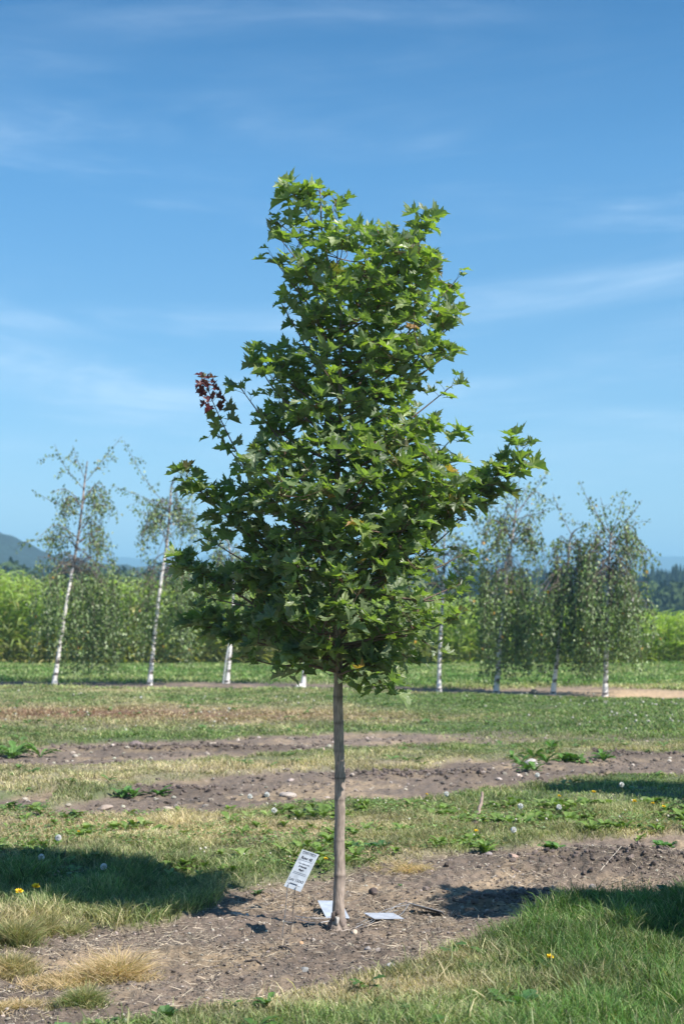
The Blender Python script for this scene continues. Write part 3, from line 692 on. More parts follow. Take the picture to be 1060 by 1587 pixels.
        for j in range(nt):
            f = .16 + .84 * (j + r.random() * .6) / nt; f = min(f, .99); k = int(f * 15); p = path[k] + (path[min(k + 1, 15)] - path[k]) * (f * 15 - k)
            d0 = dirs[k]; az = r.uniform(0, 2 * PI); s1 = norm(np.cross(d0, [0, 0, 1.0]) + 1e-6); s2 = np.cross(s1, d0)
            side = s1 * math.cos(az) + s2 * math.sin(az) * .7
            d = norm(d0 * r.uniform(.45, 1.0) + side * .9 + np.array([0, 0, .18]))
            l2 = (.42 if ex == 'out' and f > .55 else 1) * r.uniform(.08, .26) * (1.15 - .6 * f) * min(1.2, .5 + L)
            e2 = p + d * l2 + np.array([0, 0, .05 * l2]); tw = spline([p, p + d * l2 * .5 + r.normal(0, .006, 3), e2], 5)
            add_tube(B, tw, np.linspace(.0028, .0014, 5), 4, (.17, .09, .07))
            for g in (.45, .75, 1.0):
                pp = tw[int(g * 4)]
                sg = norm(np.cross(d, r.normal(0, 1, 3)))
                fo = ex == 'out' and f > .55; leaf(pp, d * .6 + sg * .9, 1.0, 0, fo); leaf(pp, d * .6 - sg * .9, .95, 0, fo)
            if r.random() < .7: leaf(e2, d, 1.0, 0, fo)
        for g in (np.arange(.35, 1.0, .09) if ex == 'out' else (.93,)):
            pp = path[int(g * 15)]; d = dirs[int(g * 15)]; sg = norm(np.cross(d, r.normal(0, 1, 3)))
            fo = ex == 'out' and g > .5; leaf(pp, d * .4 + sg, 1.0, 0, fo); leaf(pp, d * .4 - sg, 1.0, 0, fo)
        for q in range(8): leaf(path[15 - q // 3], dirs[-1] * .6 + r.normal(0, .55, 3), r.uniform(.65, .95), 0, True)
        LB.append(B)
    # leafy shoots spread evenly through the crown, each growing from the nearest limb
    allp = np.concatenate(LP + [tz[30 if len(tz) < 200 else 160:]]); own = np.concatenate([np.full(len(q), n_) for n_, q in enumerate(LP)] + [np.full(len(allp) - sum(len(q) for q in LP), -1)])
    pts = []; tries = 0
    while len(pts) < NCL and tries < 60000:
        tries += 1
        zz = r.uniform(P(520, 1062, MD)[2], P(520, 285, MD)[2]); l, rr = env(zz); cx_ = (l + rr) / 2; hw = max((rr - l) / 2 - .075, .012); dp = min(.50 + .22 * float(sstep(1.5, 2.1, zz)), hw * 1.1)
        if r.random() > (hw * dp) / .45 + .06: continue
        a_ = r.uniform(0, 2 * PI); e = r.random() ** .36; q = np.array([cx_ + hw * e * math.cos(a_), MD + dp * e * math.sin(a_), zz])
        if pts and (((np.array(pts) - q) * [1, 1, 1.35]) ** 2).sum(1).min() < .118 ** 2: continue
        pts.append(q)
    for q in pts:
        dv = q - allp; w = (dv ** 2).sum(1) + np.where(dv[:, 2] < 0, .12, 0) * np.abs(dv[:, 2]); k = int(np.argmin(w)); p = allp[k]; v = q - p; L = np.linalg.norm(v) + 1e-6
        tw = spline([p, p + v * .5 + np.array([0, 0, -.06 * L]) + r.normal(0, .008, 3), q], 7)
        if own[k] < 0: LB.append(Buf())
        add_tube(LB[own[k]], tw, np.linspace(.0022 + .004 * min(L, .6), .0015, 7), 5, (.17, .105, .08))
        td = norm(v / L + np.array([0, 0, .5])); a0 = r.uniform(0, 6); nl = r.integers(4, 8)
        for m_ in range(nl):
            a_ = a0 + m_ * 2 * PI / nl + r.normal(0, .25); d = np.array([math.cos(a_), math.sin(a_), r.uniform(-.15, .5)]) + td * .45
            leaf(q - td * r.uniform(0, .05), d, r.uniform(.8, 1.12))
        if L > .16:
            for g in ((3, 4) if L > .3 else (4,)):
                sg = norm(np.cross(v, r.normal(0, 1, 3)) + 1e-6); leaf(tw[g], sg, .9); leaf(tw[g], -sg, .9)
    for B in LB: B.build('limb', M_twig, root, origin=base)
    # leader leaves and short twigs along the upper trunk
    tz = tz[::4]
    for k in range(46, 140):
        for q in range((1 if k % 2 else 0) if k < 110 else 1):
            d = norm(np.array([r.normal(), r.normal(), .5])); leaf(tz[k], d, 1.0 if k < 128 else .8, 0, k > 130 and k % 2 == 0)
    # the long red-leaved shoot on the left
    main = len(pos)
    if mirror == 1:
        sh = spline([P(392, 748, MD), P(362, 690, MD - .02), P(340, 645, MD), P(326, 612, MD), P(318, 588, MD)], 16)
        B = Buf(); add_tube(B, sh, np.linspace(.0045, .0015, 16), 6, (.11, .06, .055)); B.build('limb', M_twig, root, origin=base)
        for k in range(3, 16):
            red = 1.0 if sh[k][2] > P(500, 632, MD)[2] else .35 * (k / 9)
            dd = norm(np.gradient(sh, axis=0)[k]); sg = norm(np.cross(dd, [math.cos(k * 1.7), math.sin(k * 1.7), .2]))
            sc = 1.0 if red < .5 else .50
            if red >= .5 or k % 2 == 0:
                for s_ in (1, -1):
                    leaf(sh[k], dd * .3 + sg * s_, .66 * sc + .22, red, True); upv[-1] = np.array([s_ * .4, -.8, .5]); fwd[-1] = sg * s_ * np.array([1, .5, 1]) + np.array([0, 0, -.55])
                    if red > .5 and k > 11: leaf(sh[k], dd * .5 - sg * s_ * .5, .5, red, True)
    pos, fwd, upv, size, colr, redl = map(np.array, (pos, fwd, upv, size, colr, redl))
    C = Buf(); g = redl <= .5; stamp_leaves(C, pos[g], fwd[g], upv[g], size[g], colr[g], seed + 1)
    C.v += pet.v; C.f += [f + 0 for f in []]; 
    off_ = C.n
    C.c += pet.c; C.f += [f + off_ for f in pet.f]; C.n += pet.n
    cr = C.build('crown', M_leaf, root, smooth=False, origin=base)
    if (~g).any():
        R_ = Buf(); q = ~g; stamp_leaves(R_, pos[q], fwd[q], upv[q], size[q], colr[q], seed + 2)
        off_ = R_.n; R_.v += redp.v; R_.c += redp.c; R_.f += [f + off_ for f in redp.f]; R_.n += redp.n
        o = R_.build('young_leaves', M_leaf, root, smooth=False, origin=base); o['label'] = 'dark red young leaves on the long left shoot'
    print('maple leaves', len(pos)); return root
EXPL = [(900, (812, 694), .0, .10), (850, (772, 742), .10, .08), (800, (708, 672), -.1, .08), (720, (700, 598), .05, .08), (650, (712, 492), .0, .1), (590, (708, 432), .1, .08), (520, (655, 350), .0, .1), (560, (690, 545), -.15, .05), (470, (600, 355), .05, .06),
        (900, (290, 740), .0, .10), (850, (335, 668), .12, .08), (760, (372, 600), .0, .06), (700, (395, 556), -.1, .06), (620, (436, 470), .05, .06), (520, (424, 400), .05, .06), (430, (430, 345), .0, .06), (480, (520, 340), -.08, .05), (360, (455, 300), 0, .02), (340, (520, 312), .04, .02),
        (985, (284, 872), .0, .05), (1020, (306, 968), .1, .0), (1040, (392, 1022), -.2, .0), (1042, (592, 1062), -.25, .0), (1040, (545, 1040), -.30, .0), (1020, (632, 1020), .1, 0), (1010, (700, 958), .0, .0), (980, (714, 905), .15, .04), (940, (722, 800), .0, .06), (1030, (455, 1015), -.28, 0), (1035, (500, 1030), .3, 0), (960, (318, 925), -.1, .03), (1000, (350, 985), .05, .0), (990, (665, 1000), -.1, .0), (900, (716, 860), .1, .04), (930, (705, 925), -.2, .03), (1010, (400, 1000), -.25, 0), (1000, (640, 975), -.3, 0), (940, (330, 840), -.15, .05), (620, (700, 545), .1, .06)]
mb = drop(np.array([P(523, 1440, MD)[0], MD, 0]))
root = empty('maple_tree', mb, 'young maple with a dense green crown standing alone in the soil strip', 'tree')
maple(root, mb, 5, EXPL)

# neighbours in the same row, outside the frame on the right; their shade falls into the picture
def copy_maple(x, y, rz, sc, label):
    n = empty('maple_tree', drop((x, y)), label, 'tree', 'maples along the tilled row'); n.rotation_euler[2] = rz; n.scale = (sc,) * 3
    for ch in list(root.children):
        c = ch.copy(); COL.objects.link(c); c.parent = n
        if 'label' in c: del c['label']
    return n
root['group'] = 'maples along the tilled row'
NB = [(3.98, 7.02, 2.2, 1.0, 'nearest neighbouring maple just outside the right edge of the view'), (5.3, 12.6, 1.1, 1.0, 'farther neighbouring maple outside the right edge of the view')]
for a in NB: copy_maple(*a)

# ---------------------------------------------------------------- signs and wires
def panel_mesh(buf, o, ex, ey, w, h, t, col):
    """slab with lower left corner o, width axis ex, height axis ey"""
    ez = np.cross(ex, ey); v = []
    for zz in (0, t):
        for (a, b_) in ((0, 0), (w, 0), (w, h), (0, h)): v.append(o + ex * a + ey * b_ + ez * zz)
    buf.add(v, [(3, 2, 1, 0), (4, 5, 6, 7), (0, 1, 5, 4), (1, 2, 6, 5), (2, 3, 7, 6), (3, 0, 4, 7)], col)
def wire(buf, pts, r=.0019, n=24, c=(.36, .36, .37)):
    add_tube(buf, spline(pts, n), r, 6, c)
WHITE = (.54, .57, .60)
def text(body, size, pos, R, parent, bold=0.0, base=None):
    cu = bpy.data.curves.new('lettering', 'FONT'); cu.body = body; cu.size = size; cu.align_x = 'CENTER'; cu.offset = bold; cu.extrude = .0002
    tmp = bpy.data.objects.new('lettering', cu); COL.objects.link(tmp)
    dg = bpy.context.evaluated_depsgraph_get(); me = bpy.data.meshes.new_from_object(tmp.evaluated_get(dg)); bpy.data.objects.remove(tmp)
    v = np.empty(len(me.vertices) * 3, np.float32); me.vertices.foreach_get('co', v); v = v.reshape(-1, 3)
    v = v @ R.T + np.asarray(pos) - np.asarray(base); me.vertices.foreach_set('co', v.astype(np.float32).ravel())
    at = me.attributes.new('Col', 'FLOAT_COLOR', 'POINT'); at.data.foreach_set('color', np.tile([.03, .032, .04, 1], len(me.vertices)).astype(np.float32))
    me.materials.clear(); me.materials.append(M_print); me.update()
    o = bpy.data.objects.new('lettering', me); COL.objects.link(o); o.parent = parent; return o
def row_sign():
    base = GH(443, 1450)
    rt = empty('row_sign', base, 'white nursery row sign with black printing, leaning right on two thin wire stakes', 'sign')
    d = base[1] - .02
    BL = P(440.4, 1373.5, d); TL = P(469.0, 1316.3, d + .085)
    BR = P(467.6, 1381.4, d - .07)
    ey = norm(TL - BL); w_ = BR - BL; ex = norm(w_ - ey * (w_ @ ey)); ez = np.cross(ex, ey)
    w = .118; h = float(np.linalg.norm(TL - BL))
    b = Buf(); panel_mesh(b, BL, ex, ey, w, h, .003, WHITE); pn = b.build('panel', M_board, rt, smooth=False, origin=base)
    R = np.stack([ex, ey, ez], 1)
    def at(u, v): return BL + ex * u + ey * v + ez * .0036
    for body, sz, v, bo in (('CORN FIELD', .0185, .222, .0), ('Row: 45', .024, .190, .0009), ('Acer platanoides', .0120, .158, .0), ('Deborah', .0165, .138, .0006), ('Maple', .0165, .118, .0006), ('Lot: 15043', .0245, .048, .0002)):
        text(body, sz * h / .245, at(w / 2, v * h / .245), R, rt, bo, base)
    L_ = Buf()
    for v in (.236, .181, .103, .094, .026): 
        panel_mesh(L_, at(.012, v * h / .245) , ex, ey, w - .026, .0012, .0003, (.05, .05, .06))
    L_.build('printed_rule', M_print, rt, smooth=False, origin=base)
    for (a, u, top) in ((GH(436.5, 1456), .028, .03), (GH(448.8, 1448), .082, .03)):
        s = Buf(); p1 = at(u, -.0); p2 = at(u, top); a = a - np.array([0, 0, .02]); wire(s, [a, (a * .5 + p1 * .5) + np.array([.002, 0, 0]), p1, p2], .0019, 20, (.22, .22, .23)); s.build('stake', M_wire, rt, origin=base)
    s = Buf(); wire(s, [P(439.5, 1428, d), P(446, 1429, d), P(452.5, 1430, d)], .0018, 6, (.25, .25, .26)); wire(s, [at(.028, .03), at(.055, .03), at(.082, .03)], .0018, 6, (.2, .2, .21)); s.build('crossbar', M_wire, rt, origin=base)
row_sign()
def fallen(name, lab, near_l, near_r, far_off, rise, wires, col=WHITE, lift=0.0):
    a = GH(*near_l); c = GH(*near_r); a[2] = c[2] = max(a[2], c[2]) + .006; base = a.copy(); a[2] += lift; c[2] += lift * .3
    rt = empty(name, base, lab, 'sign')
    ex = norm(c - a); w = float(np.linalg.norm(c - a)); ey = np.array([far_off[0], far_off[1], rise]); h = float(np.linalg.norm(ey)); ey = norm(ey - ex * (ey @ ex) * 0); 
    v = [a, c, c + ey * h, a + ey * h]; n = norm(np.cross(ex, ey)) * .003
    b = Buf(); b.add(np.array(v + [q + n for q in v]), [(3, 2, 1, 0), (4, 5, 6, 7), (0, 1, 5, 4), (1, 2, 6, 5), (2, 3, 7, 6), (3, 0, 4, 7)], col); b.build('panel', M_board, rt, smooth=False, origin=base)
    s = Buf()
    for pts in wires:
        q = []
        for (px, py, dz) in pts: g = GH(px, py); g[2] += dz; q.append(g)
        s = Buf(); wire(s, q, .0019, 24, (.42, .42, .43)); s.build('stake', M_wire, rt, origin=base)
    return rt
fallen('fallen_sign', 'blank silvery sign panel lying tipped up on the soil directly behind the maple trunk', (505.5, 1420.5), (542, 1421), (-.055, .26), .05, [[(508, 1422, .012), (480, 1424, .01), (458, 1420, .012)], [(512, 1427, .012), (486, 1429, .01), (462, 1424, .01)]], (.42, .46, .52))  # bluish panel colour has the reflected sky painted in
fallen('fallen_sign', 'silvery sign panel lying flat on the soil to the right of the maple trunk', (580, 1429), (626, 1429), (-.06, .115), .010, [[(553, 1432, .01), (575, 1424, .02), (600, 1414, .03), (632, 1407, .035)], [(548, 1436, .008), (572, 1430, .014), (595, 1421, .02), (618, 1414, .02)]], (.42, .43, .46))
fallen('fallen_sign', 'grey sign panel propped up like a small tent right of the flat silvery panel', (634, 1415), (684, 1419), (.03, .12), -.045, [[(560, 1437, .008), (592, 1424, .025), (618, 1412, .045), (634, 1414, .055)], [(634, 1415, .052), (622, 1422, .03), (600, 1427, .012)]], (.34, .35, .37), lift=.05)

# sticks
def stick(pts, rad, col, lab, n=16, name='stick'):
    q = []
    for (px, py, dz) in pts: g = GH(px, py); g[2] += dz; q.append(g)
    q = spline(q, n) + rng.normal(0, rad * .25, (n, 3)); base = q[0].copy(); b = Buf()
    add_tube(b, q, np.linspace(rad, rad * .55, n) * rng.uniform(.8, 1.2, n), 7, col); tag(b.build(name, M_twig, origin=base), lab, 'stick', 'sticks on the ground')
stick([(512, 1447, .006), (532, 1445, .008), (546, 1442, .006)], .0055, (.30, .25, .21), 'short pale grey stick lying at the foot of the maple trunk')
stick([(380, 1495, .006), (398, 1497, .008), (408, 1499, .004)], .006, (.055, .045, .04), 'short dark twig lying on the soil in front of the sign, nearer the grass edge')
stick([(432, 1474, .006), (446, 1479, .008), (458, 1484, .004)], .005, (.07, .055, .05), 'short dark twig lying just in front of the sign stakes')
stick([(930, 1360, .01), (945, 1352, .015), (963, 1343, .02)], .003, (.42, .37, .31), 'pale bare twig lying up the right soil heap')
stick([(735, 1292, .02), (741, 1280, .05), (748, 1268, .16)], .022, (.26, .19, .15), 'brown broken branch standing up out of the weeds right of the trunk')
stick([(100, 1352, .0), (102, 1352, .10), (105, 1350, .19)], .0028, (.22, .15, .10), 'thin brown upright stalk in the shaded left grass')
stick([(560, 1436, .008), (580, 1434, .01), (612, 1424, .008)], .003, (.42, .35, .28), 'thin bent tan stalk lying beside the flat silvery sign panel')

# ---------------------------------------------------------------- flowers
def seed_head(p, h, lab, far=False):
    q = GH(*p) if not isinstance(p, np.ndarray) else p; rt = empty('dandelion_seed_head', q, lab, 'flower', 'dandelion seed heads in the grass'); r = np.random.default_rng(int(q[0] * 977 + q[1] * 131) & 0xffff)
    s = Buf(); top = q + np.array([r.normal(0, .012), r.normal(0, .012), h]); wire(s, [q, (q + top) / 2 + r.normal(0, .005, 3), top], .0018, 8, (.14, .15, .06)); s.build('stem', M_weed, rt, origin=q)
    b = Buf(); n = 320; d = norm(r.normal(0, 1, (n, 3))); R = .022
    V = np.array([(-.06, 0, 0), (.06, 0, 0), (.02, .8, 0), (-.02, .8, 0), (.30, 1, .0), (-.30, 1, 0)]); F = np.array([(0, 1, 2, 3), (3, 2, 4, 5)])
    stamp(b, V, F, np.tile(top, (n, 1)), d, norm(np.cross(d, r.normal(0, 1, (n, 3)))), np.full(n, R) * r.uniform(.9, 1.05, n), np.tile([.80, .80, .77], (n, 1)))
    b.build('seed_ball', M_petal, rt, smooth=False, origin=q)
def dandelion(p, h, lab, size=.019, col=(.80, .56, .01)):
    q = GH(*p); rt = empty('dandelion_flower', q, lab, 'flower', 'yellow dandelion flowers'); r = np.random.default_rng(int(abs(q[0]) * 977 + q[1] * 131) & 0xffff)
    s = Buf(); top = q + np.array([r.normal(0, .01), -.01, h]); wire(s, [q, (q + top) / 2 + r.normal(0, .004, 3), top], .0018, 8, (.12, .16, .05)); s.build('stem', M_weed, rt, origin=q)
    b = Buf(); n = 90; az = r.uniform(0, 2 * PI, n); e = r.uniform(.1, 1.4, n); d = np.stack([np.cos(az), np.sin(az) - .3, e], 1)
    V = np.array([(-.09, 0, 0), (.09, 0, 0), (.13, .7, .03), (-.13, .7, .03), (.08, 1, 0), (-.08, 1, 0)]); F = np.array([(0, 1, 2, 3), (3, 2, 4, 5)])
    stamp(b, V, F, np.tile(top, (n, 1)), d, norm(np.cross(d, r.normal(0, 1, (n, 3)))), size * r.uniform(.75, 1.05, n), np.array(col)[None] * r.uniform(.8, 1.15, (n, 1)))
    b.build('flower_head', M_petal, rt, smooth=False, origin=q)
for p, h, lab in (
 ((807, 1283), .14, 'round white dandelion clock standing tall in the weeds right of the broken branch'),
 ((692, 1258), .13, 'white dandelion clock left of the broken branch near the soil strip'),
 ((832, 1226), .14, 'white dandelion clock at the far edge of the right weeds against the second soil strip'),
 ((866, 1280), .12, 'drooping white dandelion clock a little right of the tall round one'),
 ((966, 1248), .13, 'white dandelion clock in the shaded grass at the far right'),
 ((795, 1316), .10, 'low white dandelion clock just behind the maple soil strip'),
 ((387, 1262), .14, 'left one of two dandelion clocks standing at the edge of the second soil strip'),
 ((417, 1264), .14, 'right one of two dandelion clocks standing at the edge of the second soil strip'),
 ((421, 1289), .12, 'lone dandelion clock in the grass above the sign'),
 ((89, 1338), .13, 'dandelion clock beside the dark shaded weed clump at left'),
 ((62, 1357), .08, 'dandelion clock low in the tree shade at left'),
 ((164, 1372), .08, 'dandelion clock in the middle of the tree shade'),
 ((218, 1100), .15, 'blurred dandelion clock in the reddish grass at far left'),
 ((354, 1112), .12, 'blurred dandelion clock in the far grass left of the trunk')): seed_head(p, h, lab)
for p, h, lab, s in (
 ((32, 1420), .10, 'left one of the two big yellow dandelions at the left edge', .027),
 ((54, 1414), .10, 'right one of the two big yellow dandelions at the left edge', .027),
 ((848, 1528), .09, 'yellow dandelion alone in the near right grass', .020),
 ((983, 1276), .12, 'yellow dandelion at far right, leftmost of three in a row', .022),
 ((1014, 1276), .12, 'yellow dandelion at far right, middle of three in a row', .018),
 ((1028, 1279), .12, 'yellow dandelion at far right, rightmost of three in a row', .018),
 ((921, 1254), .12, 'yellow dandelion at the edge of the shade at right', .022),
 ((865, 1262), .11, 'yellow dandelion behind the tall dandelion clocks', .018),
 ((737, 1312), .08, 'yellow dandelion at the foot of the broken branch', .018),
 ((506, 1360), .10, 'small yellow flower between sign and maple trunk', .015),
 ((660, 1256), .10, 'small yellow flower near the white clock beside the second soil strip', .015),
 ((122, 1316), .09, 'small yellow flower behind the shaded weed clump', .014)): dandelion(p, h, lab, s)
# clover heads: beyond counting
def clover():
    b = Buf(); r = np.random.default_rng(77)
    def dn(x, y): return (1 - dirt_amount(x, y)) * (.03 + .97 * sstep(.50, .68, fbm(x, y, 2.5, 261, 2)) * np.where(x > -2, 1, .35))
    x, y = scatter(-50, 1110, 21, 31, 5, 78, dn); n = len(x); z = height(x, y, False)
    import bmesh
    bm = bmesh.new(); bmesh.ops.create_icosphere(bm, subdivisions=1, radius=1); tv = np.array([v.co[:] for v in bm.verts]); tf = np.array([[v.index for v in f.verts] for f in bm.faces]); bm.free()
    up = np.tile([[0, 0, 1.]], (n, 1)); fw = norm(r.normal(0, 1, (n, 3)) * [1, 1, .1])
    stamp(b, tv, tf, np.stack([x, y, z + r.uniform(.05, .12, n)], 1), fw, up, r.uniform(.010, .022, n), np.clip(np.array([[.55, .52, .42]]) * r.uniform(.6, 1.1, (n, 1)), 0, .8))
    x, y = scatter(300, 1110, 10, 13, 4, 79, lambda x, y: (1 - dirt_amount(x, y))); n = len(x); z = height(x, y, False); fw = norm(r.normal(0, 1, (n, 3)) * [1, 1, .1])
    stamp(b, tv, tf, np.stack([x, y, z + r.uniform(.05, .09, n)], 1), fw, np.tile([[0, 0, 1.]], (n, 1)), r.uniform(.006, .011, n), np.tile([[.5, .46, .36]], (n, 1)))
    tag(b.build('clover_flowers', M_petal, smooth=False), 'tiny white clover heads dotted over the far grass', 'flowers', kind='stuff')
clover()

# ---------------------------------------------------------------- single plants
def weed_plant(p, size, n, col, lab, seed, tv=WV, tf=WF, up=1.2, sx=(1.0, 1.8), spread=0.0, k=1, name='weed_plant', cat='weed'):
    q = GH(*p); b = Buf(); r = np.random.default_rng(seed)
    for j in range(k):
        c = q + np.array([r.normal(0, spread), r.normal(0, spread * .5), 0.005]) * (j > 0)
        rosette(b, c, size * r.uniform(.7, 1.1), n, col, seed + j, tv, tf, up, sx)
    tag(b.build(name, M_weed, smooth=False, origin=q), lab, cat, 'broad-leaved weed plants')
OV = SV.copy(); OF = SF
weed_plant((78, 1592), .075, 14, (.11, .20, .07), 'cluster of broad pale green leaves at the lower left corner', 801, OV, OF, .9, (1.0, 1.4), .07, 4)
weed_plant((196, 1590), .05, 10, (.20, .25, .20), 'grey green rounded leaf plant at the bottom left of centre', 802, OV, OF, 1.2, (1.1, 1.5), .03, 2)
weed_plant((262, 1592), .07, 12, (.07, .15, .04), 'bright leafy weed at the bottom edge left of the thin grass', 803, OV, OF, 1.6, (.8, 1.2), .05, 3)
weed_plant((806, 1580), .10, 9, (.09, .19, .06), 'upright long-leaved weed near the bottom edge right of centre', 804, WV, WF, 2.4, (1.0, 1.4), .02, 2)
weed_plant((930, 1408), .09, 12, (.06, .13, .04), 'small leafy weed between the soil heap and the near right grass', 805, WV, WF, 1.8, (1., 1.6), .04, 3)
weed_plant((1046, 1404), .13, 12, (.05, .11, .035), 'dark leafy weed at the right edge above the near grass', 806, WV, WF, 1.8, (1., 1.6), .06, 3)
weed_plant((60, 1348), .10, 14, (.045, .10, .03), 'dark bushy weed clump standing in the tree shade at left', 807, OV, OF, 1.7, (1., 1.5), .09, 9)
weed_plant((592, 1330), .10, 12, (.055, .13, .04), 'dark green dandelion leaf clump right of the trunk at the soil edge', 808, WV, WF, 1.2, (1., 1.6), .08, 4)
weed_plant((752, 1328), .11, 12, (.13, .22, .04), 'yellow green spiky weed at the far edge of the maple soil strip', 809, WV, WF, 2.2, (.5, .9), .03, 3)
weed_plant((856, 1330), .10, 12, (.09, .18, .04), 'bright dandelion leaf clump at the soil edge right of the yellow green weed', 810, WV, WF, 1.5, (1., 1.6), .05, 3)
weed_plant((1036, 1312), .11, 12, (.08, .18, .04), 'leafy green weed on the dry patch at the right edge', 811, WV, WF, 1.4, (1., 1.6), .05, 3)
weed_plant((208, 1232), .16, 10, (.09, .19, .05), 'bright green weed with long leaves at the left of the second soil strip', 812, WV, WF, 1.2, (.7, 1.1), .10, 5)
weed_plant((20, 1172), .24, 12, (.11, .21, .05), 'tall fresh green weed at the left edge beside the third soil strip', 813, WV, WF, 1.6, (.6, .9), .25, 6)
weed_plant((24, 1262), .13, 12, (.08, .17, .04), 'green leafy weed at the left edge below the second soil strip', 814, WV, WF, 1.3, (.9, 1.4), .12, 5)
for k_ in range(16):
    weed_plant((846 + rng.normal(0, 45), 1178 + rng.normal(0, 7)), .17, 15, (.085, .18, .035), 'bright green dock plant in the leafy patch between the second and third soil strips', 8150 + k_, WV, WF, 1.5, (.7, 1.1), 0, 1)
weed_plant((400, 1385), .06, 8, (.08, .13, .04), 'tiny weed at the grass edge left of the sign', 816, WV, WF, 1.0, (1., 1.5), .02, 2)
weed_plant((620, 1372), .04, 7, (.08, .18, .05), 'tiny seedling on the bare soil right of the trunk', 817, WV, WF, 1.0, (1., 1.5), .02, 1)
def tussock(p, rad, h, n, dry, lab, seed, lean=.75, name='grass_tussock'):
    q = GH(*p); r = np.random.default_rng(seed); x = q[0] + r.normal(0, rad * .5, n); y = q[1] + r.normal(0, rad * .38, n); kk = (fbm(x, y, .10, seed + 5, 3) > .36) & ((np.abs(x - q[0]) < rad * 2)); x, y = x[kk], y[kk]; n = len(x)
    dr = np.clip(dry + r.normal(0, .2, (n, 1)) + .6 * (fbm(x, y, .12, seed, 2)[:, None] - .5), 0, 1); c = (GREEN * .9) * (1 - dr) + DRY * np.array([1.12, 1.0, .95]) * dr
    c = c * (1 + r.normal(0, .2, (n, 1))); b = Buf(); hh = h * (.35 + 1.3 * fbm(x, y, .09, seed + 9, 3)) * np.exp(-(((x - q[0]) / rad) ** 2 + ((y - q[1]) / rad / .8) ** 2) * .45)
    blades(b, x, y, height(x, y, False), hh, .0028, np.clip(c, .01, .8), lean, seed, 1.0)
    tag(b.build(name, M_grass, smooth=False, origin=q), lab, 'grass tussock', 'grass tussocks on the bare soil')
tussock((170, 1512), .17, .145, 4200, .86, 'large straw coloured dead grass tussock on the lower left soil', 901, 1.0)
tussock((95, 1520), .20, .07, 3000, .95, 'low matted patch of dead straw left of the large dead tussock', 902, 1.1)
tussock((122, 1562), .11, .09, 2200, .25, 'green grey grass tussock in front of the large dead tussock', 903)
tussock((15, 1500), .16, .09, 2200, .55, 'half dry grass tussock at the left edge of the soil', 904)
tussock((30, 1560), .16, .05, 1800, .9, 'flattened dead grass at the bottom left edge', 905, 1.1)
tussock((20, 1458), .14, .13, 2600, .3, 'grass tussock below the two yellow dandelions at the left edge', 906)
tussock((90, 1442), .14, .12, 2600, .35, 'pale green grass tussock right of the two yellow dandelions', 907)
tussock((622, 1352), .17, .10, 2800, .85, 'fan of dead straw grass right of the trunk at the weed edge', 908, 1.1)

